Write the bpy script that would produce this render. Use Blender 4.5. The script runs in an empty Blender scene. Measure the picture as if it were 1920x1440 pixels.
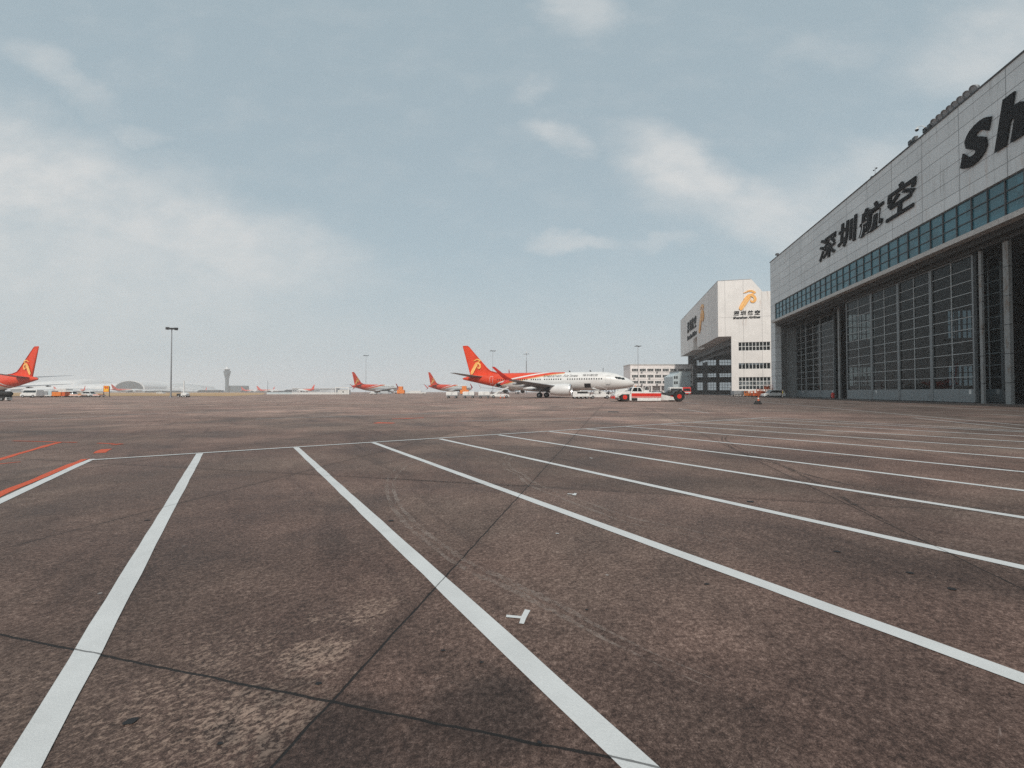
import bpy, math, random
from mathutils import Vector, Matrix
random.seed(7)
R = math.radians
S = bpy.context.scene
COL = S.collection
PI = math.pi

# ------------------------------------------------------------------ camera and survey helpers
FPX, CAMH = 785.0, 1.3                     # focal length in photo pixels (1920 wide), eye height in metres
PITCH = math.atan(14.5 / 785)
def ray(x, y):
    u = (x - 960) / FPX; v = (720 - y) / FPX
    return (u, math.cos(PITCH) - v * math.sin(PITCH), math.sin(PITCH) + v * math.cos(PITCH))
def G(x, y):                               # ground point seen at a photo pixel
    d = ray(x, y); k = -CAMH / d[2]
    return (d[0] * k, d[1] * k)
def at(x, Y):                              # ground point under photo column x at distance Y
    return ((x - 960) / FPX * Y, Y)
def zat(y, Y):                             # height seen at photo row y at distance Y
    d = ray(960, y)
    return CAMH + d[2] / d[1] * Y
ANG = math.atan(192 / 785)
U2 = (-math.sin(ANG), -math.cos(ANG)); N2 = (math.cos(ANG), -math.sin(ANG))
F1 = (64.6, 104.2)                         # far corner of the near hangar's front
F2 = (78.75, 150.0)                        # near corner of the far hangar's front
def fac(x, y, s=0.0, F=F1):
    d = ray(x, y)
    k = (s + N2[0] * F[0] + N2[1] * F[1]) / (N2[0] * d[0] + N2[1] * d[1])
    return (U2[0] * (d[0] * k - F[0]) + U2[1] * (d[1] * k - F[1]), CAMH + d[2] * k)

cam = bpy.data.cameras.new('camera'); camo = bpy.data.objects.new('camera', cam); COL.objects.link(camo)
cam.sensor_width = 36; cam.lens = 36 * FPX / 1920; cam.clip_start = 0.05; cam.clip_end = 20000
camo.location = (0, 0, CAMH); camo.rotation_euler = (PI / 2 + PITCH, 0, 0)
S.camera = camo

# ------------------------------------------------------------------ mesh builder
class MB:
    def __init__(s): s.v = []; s.f = []; s.m = []
    def add(s, vs, fs, m=0):
        o = len(s.v); s.v += [tuple(p) for p in vs]
        for f in fs: s.f.append(tuple(i + o for i in f)); s.m.append(m)
        return s
    def box(s, x0, x1, y0, y1, z0, z1, m=0):
        if x0 > x1: x0, x1 = x1, x0
        if y0 > y1: y0, y1 = y1, y0
        if z0 > z1: z0, z1 = z1, z0
        return s.add([(x0, y0, z0), (x1, y0, z0), (x1, y1, z0), (x0, y1, z0), (x0, y0, z1), (x1, y0, z1), (x1, y1, z1), (x0, y1, z1)],
                     [(0, 3, 2, 1), (4, 5, 6, 7), (0, 1, 5, 4), (1, 2, 6, 5), (2, 3, 7, 6), (3, 0, 4, 7)], m)
    def cyl(s, p0, p1, r0, r1=None, n=12, m=0):
        r1 = r0 if r1 is None else r1
        a = Vector(p0); b = Vector(p1); d = (b - a)
        if d.length < 1e-9: return s
        d.normalize(); t = Vector((0, 0, 1)) if abs(d.z) < .9 else Vector((1, 0, 0))
        e = d.cross(t).normalized(); g = d.cross(e)
        vs = []
        for q, r in ((a, r0), (b, r1)):
            for i in range(n):
                w = 2 * PI * i / n; vs.append(q + (e * math.cos(w) + g * math.sin(w)) * r)
        fs = [(i, (i + 1) % n, n + (i + 1) % n, n + i) for i in range(n)]
        fs += [tuple(range(n - 1, -1, -1)), tuple(range(n, 2 * n))]
        return s.add(vs, fs, m)
    def tube(s, pts, r, n=8, m=0):
        for a, b in zip(pts, pts[1:]): s.cyl(a, b, r, r, n, m)
        return s
    def loft(s, rings, m=0, caps=True, closed=True):
        n = len(rings[0]); vs = [p for r in rings for p in r]; fs = []
        for k in range(len(rings) - 1):
            for i in range(n if closed else n - 1):
                j = (i + 1) % n
                fs.append((k * n + i, k * n + j, (k + 1) * n + j, (k + 1) * n + i))
        if caps: fs += [tuple(range(n - 1, -1, -1)), tuple(range((len(rings) - 1) * n, len(rings) * n))]
        return s.add(vs, fs, m)
    def prism(s, poly, y0, y1, m=0, mp=None):   # poly in (x,z), extruded along y
        mp = mp or (lambda x, y, z: (x, y, z))
        return s.loft([[mp(x, y0, z) for x, z in poly], [mp(x, y1, z) for x, z in poly]], m)
    def ball(s, c, rx, ry=None, rz=None, n=12, k=8, m=0):
        ry = ry or rx; rz = rz or rx
        rings = []
        for i in range(k + 1):
            w = -PI / 2 + PI * i / k; cw = max(math.cos(w), .001)
            rings.append([(c[0] + rx * cw * math.cos(2 * PI * j / n), c[1] + ry * cw * math.sin(2 * PI * j / n), c[2] + rz * math.sin(w)) for j in range(n)])
        return s.loft(rings, m)
    def build(s, name, mats, parent=None, smooth=None, bevel=None, loc=None):
        me = bpy.data.meshes.new(name); me.from_pydata(s.v, [], s.f)
        if not isinstance(mats, (list, tuple)): mats = [mats]
        for q in mats: me.materials.append(q)
        if len(mats) > 1:
            for p, i in zip(me.polygons, s.m): p.material_index = i
        me.validate(); me.update()
        import bmesh
        b = bmesh.new(); b.from_mesh(me); bmesh.ops.recalc_face_normals(b, faces=b.faces); b.to_mesh(me); b.free()
        if smooth:
            me.polygons.foreach_set('use_smooth', [True] * len(me.polygons)); me.set_sharp_from_angle(angle=R(smooth))
        o = bpy.data.objects.new(name, me); COL.objects.link(o)
        if parent: o.parent = parent
        if loc: o.location = loc
        if bevel:
            bv = o.modifiers.new('bevel', 'BEVEL'); bv.width = bevel; bv.segments = 2; bv.limit_method = 'ANGLE'; bv.angle_limit = R(40)
        return o
def tag(o, label=None, cat=None, group=None, kind=None):
    if label: o['label'] = label
    if cat: o['category'] = cat
    if group: o['group'] = group
    if kind: o['kind'] = kind
    return o
def empty(name, loc, rz=0.0, label=None, cat=None, group=None):
    o = bpy.data.objects.new(name, None); COL.objects.link(o); o.empty_display_size = .2
    o.location = (loc[0], loc[1], loc[2] if len(loc) > 2 else 0); o.rotation_euler = (0, 0, rz)
    return tag(o, label, cat, group)
def copy_tree(o, parent=None, skip=()):
    c = o.copy(); COL.objects.link(c); c.parent = parent
    for ch in list(o.children):
        if ch.name.split('.')[0] not in skip: copy_tree(ch, c, skip)
    return c

# ------------------------------------------------------------------ node helper and materials
class NT:
    def __init__(s, tree): s.t = tree; s.n = tree.nodes; s.l = tree.links
    def node(s, typ, **kw):
        q = s.n.new(typ)
        for k, v in kw.items():
            if k.startswith('i_'): s.set(q.inputs[k[2:].replace('_', ' ')], v)
            else: setattr(q, k, v)
        return q
    def set(s, sock, v):
        if isinstance(v, bpy.types.NodeSocket): s.l.new(v, sock)
        elif v is not None:
            try: sock.default_value = v
            except Exception: sock.default_value = tuple(v) + (1,) if len(v) == 3 else v
    def math(s, op, a, b=None, c=None, clamp=False):
        q = s.n.new('ShaderNodeMath'); q.operation = op; q.use_clamp = clamp
        s.set(q.inputs[0], a)
        if b is not None: s.set(q.inputs[1], b)
        if c is not None: s.set(q.inputs[2], c)
        return q.outputs[0]
    def noise(s, vec, scale, detail=4, rough=.55, dist=0.0):
        q = s.n.new('ShaderNodeTexNoise'); s.l.new(vec, q.inputs['Vector'])
        q.inputs['Scale'].default_value = scale; q.inputs['Detail'].default_value = detail
        q.inputs['Roughness'].default_value = rough; q.inputs['Distortion'].default_value = dist
        return q.outputs[0]
    def ramp(s, v, a, b, lo=0.0, hi=1.0, smooth=True):
        q = s.n.new('ShaderNodeMapRange'); q.interpolation_type = 'SMOOTHSTEP' if smooth else 'LINEAR'
        s.l.new(v, q.inputs[0])
        for i, x in zip((1, 2, 3, 4), (a, b, lo, hi)): q.inputs[i].default_value = x
        return q.outputs[0]
    def mix(s, f, a, b, blend='MIX'):
        q = s.n.new('ShaderNodeMix'); q.data_type = 'RGBA'; q.blend_type = blend
        s.set(q.inputs[0], f)
        for sock, v in ((q.inputs[6], a), (q.inputs[7], b)):
            if isinstance(v, (tuple, list)) and len(v) == 3: v = tuple(v) + (1,)
            s.set(sock, v)
        return q.outputs[2]
    def mapping(s, vec, scale=(1, 1, 1), rot=(0, 0, 0), loc=(0, 0, 0)):
        q = s.n.new('ShaderNodeMapping'); s.l.new(vec, q.inputs[0])
        q.inputs[1].default_value = loc; q.inputs[2].default_value = rot; q.inputs[3].default_value = scale
        return q.outputs[0]
    def sep(s, vec):
        q = s.n.new('ShaderNodeSeparateXYZ'); s.l.new(vec, q.inputs[0]); return q.outputs
    def comb(s, x, y, z=0.0):
        q = s.n.new('ShaderNodeCombineXYZ')
        for i, v in enumerate((x, y, z)): s.set(q.inputs[i], v)
        return q.outputs[0]
    def bump(s, h, strength=.3, dist=.02):
        q = s.n.new('ShaderNodeBump'); q.inputs['Strength'].default_value = strength; q.inputs['Distance'].default_value = dist
        s.l.new(h, q.inputs['Height']); return q.outputs[0]
def newmat(name):
    m = bpy.data.materials.new(name); m.use_nodes = True
    t = NT(m.node_tree); b = m.node_tree.nodes['Principled BSDF']
    return m, t, b
def mat(name, col, rough=.5, metal=0.0, var=.12, scale=3.0, spec=None, grime=0.0, coat=0.0):
    m, t, b = newmat(name)
    tc = t.node('ShaderNodeTexCoord').outputs['Object']
    n = t.noise(tc, scale, 5, .6)
    lo = tuple(c * (1 - var) for c in col); hi = tuple(min(1, c * (1 + var)) for c in col)
    c = t.mix(t.ramp(n, .3, .7), lo, hi)
    if grime:
        g = t.noise(t.mapping(tc, (2.2, 2.2, .35)), 1.6, 6, .65)
        c = t.mix(t.math('MULTIPLY', t.ramp(g, .48, .75), grime), c, (.09, .075, .06))
    t.set(b.inputs['Base Color'], c)
    t.set(b.inputs['Roughness'], t.ramp(n, .2, .8, max(.02, rough - .06), min(1, rough + .08)))
    b.inputs['Metallic'].default_value = metal
    if spec is not None: b.inputs['Specular IOR Level'].default_value = spec
    if coat: b.inputs['Coat Weight'].default_value = coat; b.inputs['Coat Roughness'].default_value = .08
    return m

M = {}
M['white_paint'] = mat('white_vehicle_paint', (.72, .72, .70), .35, grime=.25, coat=.3)
M['white_dull'] = mat('dull_white_metal', (.62, .62, .60), .5, grime=.35)
M['red_paint'] = mat('red_vehicle_paint', (.62, .03, .018), .35, coat=.3)
M['orange'] = mat('orange_paint', (.70, .20, .03), .5, grime=.25)
M['deep_orange'] = mat('deep_orange_paint', (.60, .11, .025), .5, grime=.25)
M['yellow'] = mat('yellow_paint', (.80, .42, .02), .5)
M['rubber'] = mat('black_rubber', (.018, .018, .018), .85)
M['black'] = mat('matt_black', (.012, .012, .013), .7)
M['dark'] = mat('dark_grey_metal', (.06, .062, .065), .55, .3)
M['steel'] = mat('galvanised_steel', (.33, .34, .35), .45, .6)
M['grey'] = mat('mid_grey_paint', (.25, .26, .27), .55)
M['bluegrey'] = mat('blue_grey_paint', (.46, .53, .55), .5)
M['silver'] = mat('polished_metal', (.68, .68, .68), .38, .8)
M['gold'] = mat('gold_emblem', (.85, .42, .10), .45, 0, .15, 2)
M['gold_lt'] = mat('pale_gold_emblem', (.88, .58, .26), .45, 0, .12, 2)
M['letter'] = mat('black_lettering', (.008, .009, .011), .75, spec=.15)
M['glass'] = mat('dark_vehicle_glass', (.015, .02, .022), .08, 0, .1)
M['skin'] = mat('skin', (.45, .27, .19), .6)
M['hair'] = mat('black_hair', (.015, .012, .01), .6)
M['vest'] = mat('yellow_vest', (.72, .60, .05), .7)
M['cloth'] = mat('navy_cloth', (.03, .035, .05), .85)
M['cloth_lt'] = mat('pale_trousers', (.42, .41, .38), .85)
M['wing_grey'] = mat('wing_grey', (.30, .31, .32), .42, .15, grime=.3)
M['red_wing'] = mat('red_winglet', (.52, .03, .02), .4)
M['pale'] = mat('pale_concrete', (.80, .75, .725), .8, 0, .1, .6)
M['far_white'] = mat('far_white_roof', (.62, .63, .63), .6, 0, .08, .05)
M['far_grey'] = mat('far_grey_wall', (.40, .42, .43), .7, 0, .2, .1)
M['far_glass'] = mat('far_dark_glazing', (.012, .02, .022), .5, 0, .2, .05)
M['tower'] = mat('tower_concrete', (.06, .08, .088), .7, 0, .1, .2)
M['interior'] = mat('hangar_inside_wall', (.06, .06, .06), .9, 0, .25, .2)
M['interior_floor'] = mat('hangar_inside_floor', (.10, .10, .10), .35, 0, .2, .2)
M['mullion'] = mat('door_mullion', (.20, .215, .22), .5, .2)
M['door_frame'] = mat('door_leaf_frame', (.42, .44, .44), .5, .1, grime=.2)
M['kick'] = mat('door_kick_plate', (.21, .235, .245), .5, .2, grime=.35)
M['reveal_d'] = mat('reveal_dark_panel', (.10, .10, .098), .6, grime=.3)
M['reveal_l'] = mat('reveal_light_panel', (.24, .25, .25), .6, grime=.3)
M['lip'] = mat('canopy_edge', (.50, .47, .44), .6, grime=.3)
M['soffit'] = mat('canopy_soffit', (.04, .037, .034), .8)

def rusty(name, base, rust):
    m, t, b = newmat(name)
    tc = t.node('ShaderNodeTexCoord').outputs['Object']
    n = t.noise(t.mapping(tc, (1.5, 1.5, .5)), 1.2, 6, .7)
    t.set(b.inputs['Base Color'], t.mix(t.ramp(n, .52, .66), base, rust)); b.inputs['Roughness'].default_value = .8
    return m
M['rust_col'] = rusty('rusty_column', (.27, .275, .27), (.19, .15, .12))

def cladding(name, base, joint_u, joint_z, rust=.5, coord='Object', shift=0.0, streak=.75):
    """pale cladding panels: fine seams, run-off streaks below them, rust near the parapet"""
    m, t, b = newmat(name)
    tc = t.node('ShaderNodeTexCoord').outputs['Object']
    x, y, z = t.sep(tc)
    u = t.math('ADD', x, t.math('MULTIPLY', y, 1.0))
    def seam(c, p, w):
        fr = t.math('FRACT', t.math('DIVIDE', t.math('ADD', c, 1000 * p + shift), p))
        d = t.math('MULTIPLY', t.math('ABSOLUTE', t.math('SUBTRACT', fr, .5)), p)     # p/2 at seam
        return t.ramp(d, p / 2 - w, p / 2 - w * .4)
    su = seam(u, joint_u, .07); sz = seam(z, joint_z, .055)
    uz = t.comb(u, z)
    pid = t.node('ShaderNodeTexWhiteNoise'); pid.noise_dimensions = '2D'
    t.l.new(t.comb(t.math('FLOOR', t.math('DIVIDE', t.math('ADD', u, 1000 * joint_u + shift), joint_u)), t.math('FLOOR', t.math('DIVIDE', z, joint_z))), pid.inputs['Vector'])
    v = t.ramp(pid.outputs[0], 0, 1, .93, 1.04, False)
    c = t.mix(1.0, base, t.comb(v, v, v), 'MULTIPLY')
    bl = t.noise(uz, .22, 5, .6)
    c = t.mix(t.ramp(bl, .35, .75, 0, .35), c, tuple(k * .72 for k in base))
    st = t.noise(t.mapping(uz, (2.6, .10, 1)), 1.0, 6, .7)
    c = t.mix(t.math('MULTIPLY', t.ramp(st, .52, .78), streak), c, (.20, .19, .175))
    rs = t.noise(t.mapping(uz, (.9, .10, 1), loc=(3, 7, 0)), 1.0, 6, .7)
    c = t.mix(t.math('MULTIPLY', t.ramp(rs, .58, .74), rust), c, (.36, .20, .12))
    c = t.mix(t.math('MULTIPLY', t.math('MAXIMUM', t.math('MULTIPLY', sz, .75), t.math('MULTIPLY', su, .65)), 1.0), c, (.10, .10, .10))
    t.set(b.inputs['Base Color'], c); b.inputs['Roughness'].default_value = .62
    return m
M['facade'] = cladding('pale_cladding_panels', (.70, .72, .72), 5.9, 1.72, .34)
M['facade2'] = cladding('white_rendered_wall', (.76, .725, .69), 6.0, 30.0, .55, shift=2.0, streak=.3)
M['band_glass'] = None
def tinted(name, base, rough, grad=None):
    m, t, b = newmat(name)
    tc = t.node('ShaderNodeTexCoord').outputs['Object']
    x, y, z = t.sep(tc)
    w = t.node('ShaderNodeTexWhiteNoise'); w.noise_dimensions = '2D'
    t.l.new(t.comb(t.math('FLOOR', t.math('DIVIDE', x, 2.05)), t.math('FLOOR', t.math('DIVIDE', z, 1.3))), w.inputs['Vector'])
    k = t.ramp(w.outputs[0], 0, 1, .8, 1.25, False)
    t.set(b.inputs['Base Color'], t.mix(1.0, base, t.comb(k, k, k), 'MULTIPLY'))
    n = t.noise(tc, .8, 4)
    t.set(b.inputs['Roughness'], t.ramp(n, .3, .7, rough, rough + .1))
    return m
M['band_glass'] = tinted('teal_band_glazing', (.030, .135, .175), .12)

def see_through(name, tint, refl=.5, rough=.02, dirt=.12):
    """flat tinted pane: Fresnel reflection over a darkened view through"""
    m = bpy.data.materials.new(name); m.use_nodes = True
    t = NT(m.node_tree); t.n.remove(t.n['Principled BSDF'])
    tr = t.node('ShaderNodeBsdfTransparent'); tr.inputs[0].default_value = tuple(tint) + (1,)
    gl = t.node('ShaderNodeBsdfGlossy'); gl.inputs[0].default_value = (refl, refl, refl, 1); gl.inputs['Roughness'].default_value = rough
    lw = t.node('ShaderNodeLayerWeight'); lw.inputs[0].default_value = .5
    fz = t.math('MULTIPLY_ADD', t.math('POWER', lw.outputs['Facing'], 4.0), .42, .02)
    mx = t.node('ShaderNodeMixShader'); t.l.new(fz, mx.inputs[0]); t.l.new(tr.outputs[0], mx.inputs[1]); t.l.new(gl.outputs[0], mx.inputs[2])
    df = t.node('ShaderNodeBsdfDiffuse'); df.inputs[0].default_value = (.05, .07, .075, 1)
    tc = t.node('ShaderNodeTexCoord').outputs['Object']
    n = t.noise(t.mapping(tc, (1, 1, .6)), .9, 6, .65)
    mx2 = t.node('ShaderNodeMixShader'); t.l.new(t.ramp(n, .3, .75, dirt * .6, dirt * 1.6), mx2.inputs[0]); t.l.new(mx.outputs[0], mx2.inputs[1]); t.l.new(df.outputs[0], mx2.inputs[2])
    t.l.new(mx2.outputs[0], t.n['Material Output'].inputs[0])
    return m
M['door_glass'] = see_through('hangar_door_glass', (.15, .20, .22), .85, .015, .05)
M['win_glass'] = see_through('hangar_window_glass', (.55, .58, .6), .8, .03, .12)

# ------------------------------------------------------------------ apron concrete
SLAB_P, SLAB_P0, SLAB_Q, SLAB_Q0 = 3.77, -1.16, 4.1, 1.55
def joint_nodes(t):
    pos = t.node('ShaderNodeNewGeometry').outputs['Position']
    wob = t.noise(pos, 5.0, 3)
    x, y, z = t.sep(pos)
    p = t.math('SUBTRACT', t.math('MULTIPLY', x, N2[0]), t.math('MULTIPLY', y, -N2[1]))
    q = t.math('ADD', t.math('MULTIPLY', x, -U2[0]), t.math('MULTIPLY', y, -U2[1]))
    w = t.math('MULTIPLY', t.math('SUBTRACT', wob, .5), .022)
    def d(c, per, off):
        fr = t.math('FRACT', t.math('ADD', t.math('DIVIDE', t.math('SUBTRACT', t.math('ADD', c, w), off), per), 1000.5))
        return t.math('MULTIPLY', t.math('ABSOLUTE', t.math('SUBTRACT', fr, .5)), per)
    dp = d(p, SLAB_P, SLAB_P0); dq = d(q, SLAB_Q, SLAB_Q0)
    return pos, p, q, dp, dq, wob
def apron_material():
    m, t, b = newmat('stained_apron_concrete')
    pos, p, q, dp, dq, wob = joint_nodes(t)
    dmin = t.math('MINIMUM', dp, dq)
    big = t.noise(pos, .045, 5, .6, .4)
    mid = t.noise(pos, .42, 6, .62, .6)
    sml = t.noise(pos, 3.2, 6, .68, .5)
    px_, py_, pz_ = t.sep(pos); c4, s4 = math.cos(R(40)), math.sin(R(40))
    along = t.math('ADD', t.math('MULTIPLY', px_, c4), t.math('MULTIPLY', py_, s4)); across = t.math('SUBTRACT', t.math('MULTIPLY', py_, c4), t.math('MULTIPLY', px_, s4))
    brush = t.noise(t.comb(along, t.math('MULTIPLY', across, 3.2)), 9.0, 6, .75, .3)
    fine = t.noise(pos, 42, 4, .75)
    grit = t.noise(pos, 150, 2, .8)
    far = t.noise(t.mapping(pos, (.05, .35, 1), rot=(0, 0, R(6))), 1.0, 6, .65)
    v = t.math('ADD', t.math('MULTIPLY', big, .25), t.math('MULTIPLY', mid, 1.0))
    v = t.math('ADD', v, t.math('MULTIPLY', sml, .30))
    v = t.math('ADD', v, t.math('MULTIPLY', brush, .75))
    v = t.math('ADD', v, t.math('MULTIPLY', far, .55))
    v = t.math('ADD', v, t.math('MULTIPLY', t.math('SUBTRACT', fine, .5), 1.9))
    v = t.math('ADD', v, t.math('MULTIPLY', t.math('SUBTRACT', grit, .5), 1.5))
    v = t.math('ADD', v, t.math('MULTIPLY', t.math('SUBTRACT', t.noise(pos, 13, 5, .75, .3), .5), .6))
    rp = t.node('ShaderNodeValToRGB'); t.l.new(t.ramp(v, .82, 1.98, 0, 1, False), rp.inputs[0])
    e = rp.color_ramp.elements
    e[0].position = 0; e[0].color = (.028, .0195, .0168, 1)
    e[1].position = 1; e[1].color = (.42, .30, .25, 1)
    for ps, c in ((.3, (.076, .046, .0365, 1)), (.5, (.136, .086, .069, 1)), (.72, (.226, .149, .121, 1))):
        k = e.new(ps); k.color = c
    col = rp.outputs[0]
    # slab to slab tone
    wn = t.node('ShaderNodeTexWhiteNoise'); wn.noise_dimensions = '2D'
    t.l.new(t.comb(t.math('FLOOR', t.math('DIVIDE', t.math('SUBTRACT', p, SLAB_P0), SLAB_P)), t.math('FLOOR', t.math('DIVIDE', t.math('SUBTRACT', q, SLAB_Q0), SLAB_Q))), wn.inputs['Vector'])
    tone = t.ramp(wn.outputs[0], 0, 1, .84, 1.12, False)
    col = t.mix(1.0, col, t.comb(tone, tone, tone), 'MULTIPLY')
    # the open stand beyond the marked bays is painted paler for grazing sky reflection
    grazing_sheen = t.math('MULTIPLY', t.ramp(t.math('ADD', q, t.math('MULTIPLY', big, 14)), 12, 34), t.ramp(t.math('ADD', p, t.math('MULTIPLY', t.math('SUBTRACT', big, .5), 16)), 2, 18, 1, 0))
    col = t.mix(grazing_sheen, col, t.mix(1.0, col, (1.85, 1.84, 1.84), 'MULTIPLY'))
    hangar_shade = t.ramp(t.math('ADD', p, t.math('MULTIPLY', t.math('SUBTRACT', big, .5), 14)), 3, 20, 0, .5)  # hangar shade on the strip before it, put into the colour
    col = t.mix(hangar_shade, col, t.mix(1.0, col, (.66, .76, .80), 'MULTIPLY'))
    near_dirt_vignette = t.ramp(t.math('ADD', q, t.math('MULTIPLY', t.math('SUBTRACT', mid, .5), 4.5)), 1.2, 5.0, .5, 0)  # near slabs darkened: some dirt, plus lens vignette put into the colour
    col = t.mix(near_dirt_vignette, col, t.mix(1.0, col, (.58, .56, .55), 'MULTIPLY'))
    # greyer and browner regions
    hue = t.noise(pos, .16, 4, .6, .5)
    col = t.mix(t.ramp(hue, .38, .60, 0, .75), col, t.mix(1.0, col, (.80, .90, .90), 'MULTIPLY'))
    # worn tan laitance showing through in flakes, mostly round the slab corner in front
    def near(px, py, r0, r1):
        g = G(px, py); vm = t.node('ShaderNodeVectorMath'); vm.operation = 'DISTANCE'
        t.l.new(pos, vm.inputs[0]); vm.inputs[1].default_value = (g[0], g[1], 0)
        dd = t.math('ADD', vm.outputs['Value'], t.math('MULTIPLY', t.math('SUBTRACT', sml, .5), 1.1))
        return t.ramp(dd, r0, r1, 1, 0)
    flake = t.math('ADD', t.math('MULTIPLY', t.noise(t.comb(along, t.math('MULTIPLY', across, 2.0), 4.0), 24, 6, .76, .6), .6), t.math('MULTIPLY', t.noise(pos, 46, 4, .75), .4))
    zone = None
    for a_ in ((520, 1345, .05, .62, 1), (590, 1245, .05, .42, 1), (680, 1150, .03, .40, .85), (740, 1090, .03, .40, .55), (360, 1270, .1, .7, .75), (330, 1370, .1, .6, .7), (120, 1290, .1, .8, .55), (150, 1400, .1, .6, .5)):
        zz_ = t.math('MULTIPLY', near(*a_[:4]), a_[4]); zone = zz_ if zone is None else t.math('MAXIMUM', zone, zz_)
    zone = t.math('MAXIMUM', zone, t.math('MULTIPLY', t.ramp(mid, .55, .75), .55))
    side = t.ramp(p, SLAB_P0 - .02, SLAB_P0 + .02, 1, .12)
    zone = t.math('MULTIPLY', zone, side)
    fl = t.ramp(t.math('ADD', flake, t.math('MULTIPLY', zone, .10)), .555, .66)
    col = t.mix(t.math('MULTIPLY', fl, t.math('MULTIPLY', zone, .9)), col, (.35, .25, .195))
    # oil and moisture stains; the broad right-hand zones also carry lens vignette as colour
    stain_vignette = t.math('MAXIMUM', t.math('MULTIPLY', near(885, 1345, .12, .50), .9), t.math('MULTIPLY', near(650, 1380, .08, .42), .8))
    stain_vignette = t.math('MAXIMUM', stain_vignette, t.math('MAXIMUM', t.math('MULTIPLY', near(560, 1285, .02, .2), .75), t.math('MULTIPLY', near(500, 1395, .02, .2), .75)))
    stain_vignette = t.math('MAXIMUM', stain_vignette, t.math('MULTIPLY', near(1880, 1010, .3, 3.2), .45))
    stain_vignette = t.math('MAXIMUM', stain_vignette, t.math('MAXIMUM', t.math('MULTIPLY', near(1690, 1300, .1, 1.0), .5), t.math('MULTIPLY', near(1250, 1420, .1, 1.1), .4)))
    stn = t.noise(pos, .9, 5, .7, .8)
    stain_vignette = t.math('MAXIMUM', stain_vignette, t.ramp(stn, .64, .78, 0, .5))
    col = t.mix(stain_vignette, col, t.mix(1.0, col, (.42, .44, .46), 'MULTIPLY'))
    # rubber and drips dragged along the bays, and scraped pale scuffs
    cb, sb = math.cos(R(123)), math.sin(R(123))
    lane = t.noise(t.comb(t.math('MULTIPLY', t.math('ADD', t.math('MULTIPLY', px_, cb), t.math('MULTIPLY', py_, sb)), .22), t.math('MULTIPLY', t.math('SUBTRACT', t.math('MULTIPLY', py_, cb), t.math('MULTIPLY', px_, sb)), 1.5), 9.0), 1.3, 6, .7, .35)
    col = t.mix(t.ramp(lane, .52, .70, 0, .55), col, t.mix(1.0, col, (.50, .50, .52), 'MULTIPLY'))
    scf = t.noise(t.comb(t.math('MULTIPLY', along, .6), t.math('MULTIPLY', across, 7.0), 2.0), 4.5, 5, .8, .4)
    col = t.mix(t.math('MULTIPLY', t.ramp(scf, .64, .74), .5), col, (.33, .265, .235))
    # dark pits and drips
    vo = t.node('ShaderNodeTexVoronoi'); t.l.new(t.mapping(pos, (1, 1, 1)), vo.inputs['Vector']); vo.inputs['Scale'].default_value = 1.1
    pit = t.ramp(t.math('ADD', vo.outputs['Distance'], t.math('MULTIPLY', t.math('SUBTRACT', fine, .5), .06)), .018, .034, 1, 0)
    col = t.mix(t.math('MULTIPLY', pit, .8), col, (.012, .012, .012))
    vw = t.node('ShaderNodeTexVoronoi'); t.l.new(t.mapping(pos, (1, 1, 1), loc=(3.3, 1.7, 0)), vw.inputs['Vector']); vw.inputs['Scale'].default_value = 2.1
    fleck = t.ramp(t.math('ADD', vw.outputs['Distance'], t.math('MULTIPLY', t.math('SUBTRACT', fine, .5), .08)), .012, .03, 1, 0)
    col = t.mix(t.math('MULTIPLY', fleck, .55), col, (.42, .40, .38))
    # joints
    jn = t.noise(pos, 9, 4, .7)
    jw = t.math('ADD', t.math('MULTIPLY', jn, .008), .0022)
    line = t.ramp(t.math('DIVIDE', dmin, jw), .75, 1.25, 1, 0)
    edge = t.ramp(dmin, .0, .14, 1, 0)
    col = t.mix(t.math('MULTIPLY', edge, t.ramp(sml, .35, .6, 0, .45)), col, t.mix(1.0, col, (.55, .53, .52), 'MULTIPLY'))
    col = t.mix(t.math('MULTIPLY', line, .92), col, (.010, .010, .010))
    t.set(b.inputs['Base Color'], col)
    t.set(b.inputs['Roughness'], t.ramp(mid, .3, .7, .62, .86))
    b.inputs['Specular IOR Level'].default_value = .35
    hgt = t.math('SUBTRACT', t.math('ADD', t.math('MULTIPLY', fine, .5), t.math('MULTIPLY', grit, .35)), t.math('MULTIPLY', line, 2.0))
    t.set(b.inputs['Normal'], t.bump(hgt, .55, .006))
    return m
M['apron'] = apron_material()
def paint_material(name, col, wear=.5, old=(.12, .105, .095)):
    m, t, b = newmat(name)
    pos, p, q, dp, dq, wob = joint_nodes(t)
    dmin = t.math('MINIMUM', dp, dq)
    n1 = t.noise(pos, 2.2, 6, .65, .4); n2 = t.noise(pos, 38, 4, .75); n3 = t.noise(pos, 150, 2, .8)
    c = t.mix(t.ramp(n1, .3, .75, 0, .42), col, tuple(k * .70 for k in col))
    c = t.mix(t.ramp(n3, .35, .75, 0, .22), c, tuple(k * .6 for k in col))
    g = t.math('ADD', t.math('MULTIPLY', n2, .55), t.math('MULTIPLY', n1, .5))
    c = t.mix(t.math('MULTIPLY', t.ramp(g, .66, .76), wear), c, old)
    jn = t.noise(pos, 9, 4, .7)
    line = t.ramp(t.math('DIVIDE', dmin, t.math('ADD', t.math('MULTIPLY', jn, .008), .001)), .7, 1.2, 1, 0)
    c = t.mix(t.math('MULTIPLY', line, .75), c, (.03, .028, .027))
    t.set(b.inputs['Base Color'], c); b.inputs['Roughness'].default_value = .7
    t.set(b.inputs['Normal'], t.bump(t.math('ADD', n2, n3), .35, .004))
    return m
M['line_white'] = paint_material('worn_white_line_paint', (.60, .615, .61), .7)
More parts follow.
